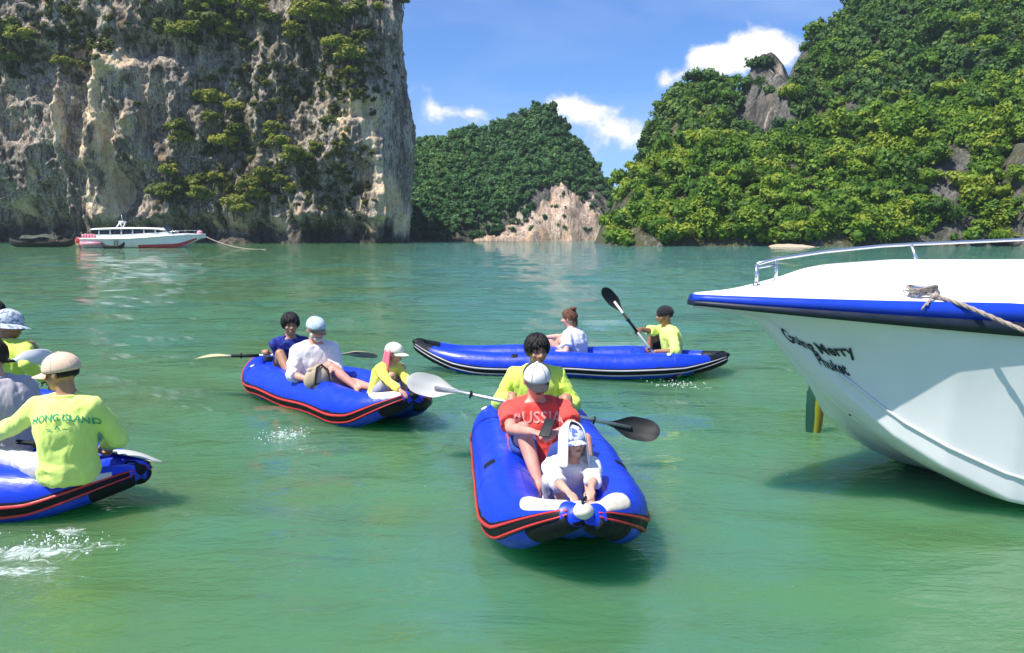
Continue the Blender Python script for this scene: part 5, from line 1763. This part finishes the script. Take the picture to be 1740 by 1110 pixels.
    def find_sw(u, v):
        best = None
        S_, W_ = np.linspace(.2, 3, 141), np.linspace(.05, 1, 96)
        for it in range(2):
            for s_ in S_:
                for w_ in W_:
                    p = hull_pt(s_, w_)
                    f = p.y * _c - (p.z - CAM_H) * _s
                    uu = CX + F_PX * p.x / f; vv = CY - F_PX * ((p.z - CAM_H) * _c + p.y * _s) / f
                    e = (uu - u) ** 2 + (vv - v) ** 2
                    if best is None or e < best[0]: best = (e, s_, w_)
            S_ = np.linspace(best[1] - .03, best[1] + .03, 13); W_ = np.linspace(best[2] - .015, best[2] + .015, 11)
        return np.array(best[1:])
    for text, b0, b1, t0 in (('Going Merry', (1338, 577), (1455, 603), (1321, 552)), ('Phuket', (1392, 617), (1444, 637), (1380, 598))):
        cu = bpy.data.curves.new('t', 'FONT'); cu.body = text; cu.size = 1.0; cu.offset = .03; cu.resolution_u = 3
        o = bpy.data.objects.new('t', cu); COL.objects.link(o)
        dg = bpy.context.evaluated_depsgraph_get(); dg.update()
        me = bpy.data.meshes.new_from_object(o.evaluated_get(dg))
        bpy.data.objects.remove(o); bpy.data.curves.remove(cu)
        bm = bmesh.new(); bm.from_mesh(me)
        bmesh.ops.triangulate(bm, faces=bm.faces)
        bmesh.ops.subdivide_edges(bm, edges=[e for e in bm.edges if e.calc_length() > .25], cuts=1)
        bm.to_mesh(me); bm.free()
        A0, A1, T0 = find_sw(*b0), find_sw(*b1), find_sw(*t0)
        wd = max(v.co.x for v in me.vertices)
        for v in me.vertices:
            q = A0 + (A1 - A0) * (v.co.x / wd) + (T0 - A0) * (v.co.y / .72)
            v.co = Minv @ (hull_pt(q[0], q[1]) + (YN * .8 - Vector((0, 0, .5))).normalized() * .009)
        me.name = 'lettering'
        link_mesh('lettering', me, M_INK, hull, smooth=False)
    return root
build_yacht()

def rope_pts(a, b, sag, n=24):
    return [a.lerp(b, i / n) - Vector((0, 0, sag * 4 * (i / n) * (1 - i / n))) for i in range(n + 1)]
def strand_rope(m, pts, r, twist=38.0):
    pts = [Vector(p) for p in pts]
    # resample finely and lay three strands
    fine = []
    for i in range(len(pts) - 1):
        k = max(2, int((pts[i + 1] - pts[i]).length / (r * 1.6)))
        for j in range(k): fine.append(pts[i].lerp(pts[i + 1], j / k))
    fine.append(pts[-1])
    for s_ in range(3):
        out_ = []
        L = 0
        for i, p in enumerate(fine):
            if i: L += (p - fine[i - 1]).length
            t = (fine[min(i + 1, len(fine) - 1)] - fine[max(i - 1, 0)]).normalized()
            n = t.cross(Vector((0, 0, 1))).normalized(); b = t.cross(n)
            a = L * twist + s_ * 2.094
            out_.append(p + (n * math.cos(a) + b * math.sin(a)) * r * .5)
        m.tube(out_, r * .56, 6)
def build_rope():
    q = on_y(1566, 505, 5.62)
    m = MB()
    knot = on_y(1590, 503, 5.57)
    end = Vector((8.5, 2.2, 1.75))
    strand_rope(m, [knot] + [on_y(1640, 520, 5.48), on_y(1690, 541, 5.38), on_y(1740, 562, 5.28)] + [Vector((3.35, 5.0, 1.26)), end], .016)
    rs = np.random.RandomState(5)
    for k in range(3):                       # turns round the cleat
        pts = []
        for i in range(25):
            a = i / 24 * 2 * math.pi
            pts.append(q + YD * (.11 * math.cos(a)) + YN * (.04 * math.sin(a)) + Vector((0, 0, .045 + .009 * k + .012 * math.sin(2 * a))))
        strand_rope(m, pts, .009)
    for (u, v, y) in ((1534, 494, 5.62), (1546, 500, 5.6), (1575, 519, 5.5), (1566, 526, 5.48), (1590, 497, 5.6)):
        strand_rope(m, [knot, knot.lerp(on_y(u, v, y), .5) + Vector((0, 0, .015)), on_y(u, v, y)], .007)
    m.ell(knot, .026, .022, .022)
    o = m.build('mooring_rope', M_ROPE)
    tag(o, 'frayed brown mooring rope tied on the white deck and led off to the right', 'rope')
build_rope()
def build_float():
    base = on_z(1381, 741)
    root = empty('marker_float', base)
    tag(root, 'green and yellow upright float standing in the water beside the yacht bow', 'float')
    m = MB()
    rings = []
    for z, w, d in ((-.35, .055, .045), (0, .062, .05), (.12, .078, .06), (.3, .084, .064), (.42, .076, .06), (.5, .05, .042), (.545, .028, .024), (.56, .006, .006)):
        rings.append([Vector((w * math.cos(a) + .012 * math.sin(z * 5), d * math.sin(a), z)) for a in np.linspace(0, 2 * math.pi, 20, endpoint=False)])
    m.loft(rings)
    mat, t, p, o_ = new_mat('float_shaded_paint')
    c = N(t, 'ShaderNodeTexCoord'); sp = N(t, 'ShaderNodeSeparateXYZ'); t.links.new(c.outputs['Object'], sp.inputs[0])
    nz = tex(t, 'Object', (1, 1, .3), 12, 4)
    x = mth(t, 'ADD', sp.outputs[0], mth(t, 'MULTIPLY', mth(t, 'SUBTRACT', nz, .5), .05))
    col = ramp(t, mth(t, 'ADD', mth(t, 'MULTIPLY', x, 5.5), .5), [(.0, (.005, .05, .04)), (.40, (.008, .06, .03)), (.47, (.30, .34, .02)), (.66, (.24, .24, .02)), (.76, (.30, .13, .02)), (1, (.26, .28, .03))])  # green, yellow and brown, with a shaded left and lit right painted in
    t.links.new(col, p.inputs['Base Color']); p.inputs['Roughness'].default_value = .5
    bump(t, p, nz, .3, .01)
    m.build('float_body', mat, root)
    m = MB()
    m.tube([(math.cos(a) * .028, 0, .585 + math.sin(a) * .03) for a in np.linspace(-1.2, 4.4, 14)], .009, 8)
    m.build('eye', M_BLACKP, root)
    tgt = hull_pt(1.18, .12) - base
    m = MB(); m.tube([Vector((0, 0, .61)), Vector((.12, -.35, .62)), tgt.lerp(Vector((0, 0, .6)), .3) + Vector((0, 0, -.02)), tgt], .010, 6)
    m.build('tether', M_BLACKP, root)
build_float()

# ================================================================== FAR BOATS
M_FWHITE = simple('boat_white', (.78, .77, .77), .3, .05, .6, .05, .02, 2)
M_FRED = simple('boat_red', (.50, .035, .05), .35, .15, .6, .05)
M_FPINK = simple('boat_pink', (.80, .30, .36), .45, .15, 1.5, .05)
M_FGLASS = simple('boat_glass', (.03, .04, .06), .12, .2, .6, 0)
M_FDARK = simple('dark_timber', (.030, .024, .018), .8, .3, 2, .4, .03, 5)
M_FYEL = simple('pale_yellow_grp', (.75, .62, .28), .5, .1, 1, .05)
def build_speedboat():
    Yc = 110.0
    base = on_y(240, 421, Yc); base.z = 0
    root = empty('speedboat', base, R(2))
    tag(root, 'long white speedboat with red trim moored under the limestone cliff', 'boat')
    L0, L1 = -6.9, 8.2                                   # stern, stem (x), bow to the right
    def bm_(x): return 1.75 * (1 - max(0, (x - 1.0) / 7.3) ** 2.1) + .02
    def sh(x): return 1.15 + .55 * sstep(-3, 8.2, x)
    def kl(x): return -.3 + 1.55 * float(sstep(4.2, 8.2, x)) ** 1.3
    xs = np.linspace(L0, L1, 40)
    def sec(x, side):
        b, s_, k = bm_(x), sh(x), kl(x)
        return [Vector((x, side * b * f, k + (s_ - k) * g)) for f, g in ((0, 0), (.45, .10), (.74, .24), (.80, .30), (.90, .62), (1, 1))]
    m = MB()
    for sd_ in (1, -1): m.grid([sec(x, sd_) for x in xs], 0, sd_ < 0)
    m.add(sec(L0, 1) + sec(L0, -1), [(i, i + 1, 7 + i, 6 + i) for i in range(5)])
    hull = m.build('hull', M_FWHITE, root)
    for sd_ in (1, -1):
        m = MB()
        m.grid([[Vector((x, sd_ * (bm_(x) * f + .03), kl(x) + (sh(x) - kl(x)) * g)) for f, g in ((.70, .16), (.80, .31), (.84, .44))] for x in np.linspace(.2, 7.2, 24)], 0, sd_ < 0)
        m.build('red_flash', M_FRED, hull)
        m = MB()
        m.tube([Vector((x, sd_ * (bm_(x) + .02), sh(x))) for x in xs], .09, 8)
        m.build('rub_rail', M_FPINK if False else M_FWHITE, hull)
    m = MB()
    m.grid([[Vector((x, y * bm_(x), sh(x) + .06 + .18 * (1 - y * y) * float(sstep(8.2, 5, x)) * float(sstep(1, 3.5, x)))) for y in np.linspace(-1, 1, 9)] for x in xs])
    m.build('deck', M_FWHITE, root)
    # cabin: sides, pillars, windows, long roof
    cab = MB()
    def cabx(f): return -5.0 + 8.4 * f
    for sd_ in (1, -1):
        cab.grid([[Vector((x, sd_ * (bm_(x) * .86), sh(x))), Vector((x, sd_ * bm_(x) * .84, sh(x) + .55))] for x in np.linspace(-5.4, 4.4, 16)], 0, sd_ < 0)
    cab.build('cabin_side', M_FWHITE, root)
    for sd_ in (1, -1):
        for k, x in enumerate((-4.6, -3.2, -1.8, -.4, 1.0, 2.4)):
            m = MB(); m.box((x, sd_ * bm_(x) * .82, sh(x) + .82), .16, .10, .70); m.build('pillar', M_FWHITE, root)
            if k < 5:
                xx = x + .7
                m = MB(); m.box((xx, sd_ * bm_(xx) * .80, sh(xx) + .80), 1.2, .05, .52); m.build('window', M_FGLASS, root)
    # windscreen, sloping forward
    m = MB()
    P = []
    for y in np.linspace(-1, 1, 9):
        x = 2.6 + 1.3 * (1 - y * y * .5)
        P.append([Vector((x + .9, y * 1.35, sh(x) + .35)), Vector((x, y * 1.3, sh(x) + 1.22))])
    m.grid(P); m.build('windscreen', M_FGLASS, root)
    m = MB()
    rings = []
    for x in np.linspace(-5.6, 3.9, 20):
        e = 1 - max(0, (x - 2.2) / 1.75) ** 2 * .55
        zc = 2.38 + .12 * math.sin((x + 5.6) / 9.5 * math.pi) - .25 * max(0, (x - 2.2) / 1.7) ** 2
        rings.append([Vector((x, y * 1.62 * e, zc + .07 * (1 - y * y) * 2 + dz)) for y, dz in [(-1, 0), (-.6, 0), (0, 0), (.6, 0), (1, 0), (1, -.12), (0, -.12), (-1, -.12)]])
    m.loft(rings); m.build('roof', M_FWHITE, root)
    m = MB()
    m.tube([(-2.6, -1.0, 2.6), (-2.2, -.8, 3.2), (-2.2, .8, 3.2), (-2.6, 1.0, 2.6)], .09, 8); m.tube([(-1.9, -1.0, 2.6), (-2.2, -.8, 3.2)], .07, 8)
    m.box((-2.2, 0, 3.3), .7, .7, .22); m.tube([(-2.2, 0, 3.3), (-2.3, 0, 4.2)], .03, 6)
    m.build('radar_arch', M_FWHITE, root)
    for y in (-.9, 0, .9):                                  # red outboards
        e = MB(); e.box((-7.35, y, .95), .75, .55, .75); e.box((-7.3, y, .3), .3, .2, .9)
        e.build('outboard', M_FRED, root, bevel=.12)
    m = MB()
    for x in np.linspace(-6.6, -5.2, 5): m.box((x, -1.45, 1.5 + .08 * math.sin(x * 9)), .30, .35, .55)
    m.build('life_jackets', M_FPINK, root, bevel=.08)
    m = MB(); m.box((-5.6, -1.82, .55), 2.6, .08, .5); m.build('stern_panel', M_FPINK, root)
    m = MB()                                               # ribbons tied to the stem
    m.ell((7.5, 0, 1.95), .38, .3, .25); m.tube([(7.5, -.1, 1.9), (7.7, -.3, 1.35)], [.1, .04], 6); m.tube([(7.3, -.1, 1.9), (7.3, -.3, 1.3)], [.1, .04], 6)
    m.build('bow_ribbon', M_FPINK, root)
    m = MB()
    r_ = [Vector((x, -1.25 * (1 - max(0, (x - 5) / 3) ** 2 * .8), sh(x) + .55)) for x in np.linspace(3.9, 7.8, 12)]
    m.tube(r_, .03, 6)
    for p_ in r_[::3]: m.tube([p_, p_ - Vector((0, 0, .5))], .03, 6)
    m.build('bow_rail', M_STEEL, root)
    m = MB(); m.tube([(-2.6, -1.9, -.1), (-2.6, -1.85, 1.2)], .045, 6); m.tube([(-2.2, -1.9, -.1), (-2.2, -1.85, 1.2)], .045, 6)
    for z in (.1, .45, .8): m.tube([(-2.6, -1.88, z), (-2.2, -1.88, z)], .035, 6)
    m.build('boarding_ladder', M_FDARK, root)
build_speedboat()
def small_canoe(name, label, cat, loc, L, rz, mat, B=.5, H=.45):
    root = empty(name, loc, rz); tag(root, label, cat)
    m = MB()
    P = []
    for t in np.linspace(-1, 1, 25):
        w = B * math.sqrt(max(.01, 1 - abs(t) ** 2.4)); zt = H + .5 * abs(t) ** 4
        zb = -.12 + .45 * abs(t) ** 5
        P.append([Vector((t * L / 2, y * w, zb + (zt - zb) * abs(y) ** 2.2)) for y in np.linspace(-1, 1, 13)])
    m.grid(P)
    o = m.build('hull', mat, root); sm = o.modifiers.new('th', 'SOLIDIFY'); sm.thickness = .05
    for t in (-.4, 0, .4):
        m = MB(); m.box((t * L / 2, 0, H * .8), .25, B * 1.7, .05); m.build('thwart', mat, root)
    return root
q = on_z(163, 420); small_canoe('tender', 'pale yellow tender lying at the stern of the white speedboat', 'tender', q, 5.6, R(-4), M_FYEL)
q = on_z(192, 422.5); small_canoe('canoe', 'small dark canoe alongside the white speedboat', 'canoe', q, 3.0, R(-4), M_FDARK, .4, .35)
def build_longtail():
    q = on_z(72, 420)
    root = small_canoe('longtail_boat', 'dark wooden longtail boat with an awning moored at the cliff foot', 'boat', q, 8.6, R(2), M_FDARK, .8, .7)
    m = MB()
    for x in (-1.9, 0, 1.9):
        for y in (-.6, .6): m.tube([(x, y, .5), (x, y, 1.55)], .05, 6)
    m.build('awning_post', M_FDARK, root)
    m = MB()
    P = [[Vector((x, y, 1.75 - .45 * abs(y) + .1 * math.sin(x * 2) - .10 * abs(x))) for y in np.linspace(-.95, .95, 9)] for x in np.linspace(-2.6, 2.4, 12)]
    m.grid(P); o = m.build('awning', simple('faded_tarp', (.05, .06, .04), .8, .3, 2, .3), root)
    sm = o.modifiers.new('th', 'SOLIDIFY'); sm.thickness = .04
    m = MB(); m.tube([(3.7, 0, .7), (4.3, 0, 1.5), (4.5, 0, 2.1)], [.18, .14, .07], 8); m.build('prow', M_FDARK, root)
build_longtail()
q = on_z(92, 419)
person('person standing in dark clothes in the longtail boat', (q.x, q.y, 1.45), R(-100), s=1.0, lean=.05, skin='tan', hair=M_HBLACK, hair_style='short', shirt=cloth_mat('dark_grey_cloth', (.10, .10, .10), .2), sleeve='short', shorts=BLACKC,
       rf=(q.x - .1, q.y, .5), lf=(q.x + .15, q.y, .5), rknee=(0, -1, 0), lknee=(0, -1, 0), rh=(q.x - .3, q.y - .15, 1.35), lh=(q.x + .32, q.y - .15, 1.35), vox=.02, seed=51)
m = MB()
a, b = on_y(349, 402, 109.5), on_z(452, 424)
m.tube(rope_pts(a, b, .5), .05, 6)
tag(m.build('anchor_line', M_ROPE), 'pale anchor line running from the speedboat bow into the water', 'rope')

# spray thrown up by the paddles
def splash(name, u, v, n, rx, ry, h, seed, label):
    rs = np.random.RandomState(seed)
    c = on_z(u, v)
    m = MB()
    for k in range(n):
        r = abs(rs.randn()) * .0028 + .0015
        p = c + Vector((rs.randn() * rx, rs.randn() * ry, abs(rs.randn()) * h * math.exp(-abs(rs.randn()))))
        m.ell(p, r * rs.uniform(.8, 1.8), r, r * rs.uniform(.8, 1.6), None, 6, 4)
    o = m.build(name, M_SPRAY)
    tag(o, label, kind='stuff')
M_SPRAY = simple('water_spray', (.82, .86, .85), .1, .03, 10, 0)
splash('paddle_splash', 88, 928, 170, .16, .07, .05, 61, 'white splash of water in front of the kayak at the left edge')
splash('paddle_spray', 492, 738, 130, .12, .16, .03, 62, 'white splash on the water below the second kayak')
splash('stern_splash', 1150, 655, 90, .16, .12, .05, 63, 'splash where the far paddle enters the water')
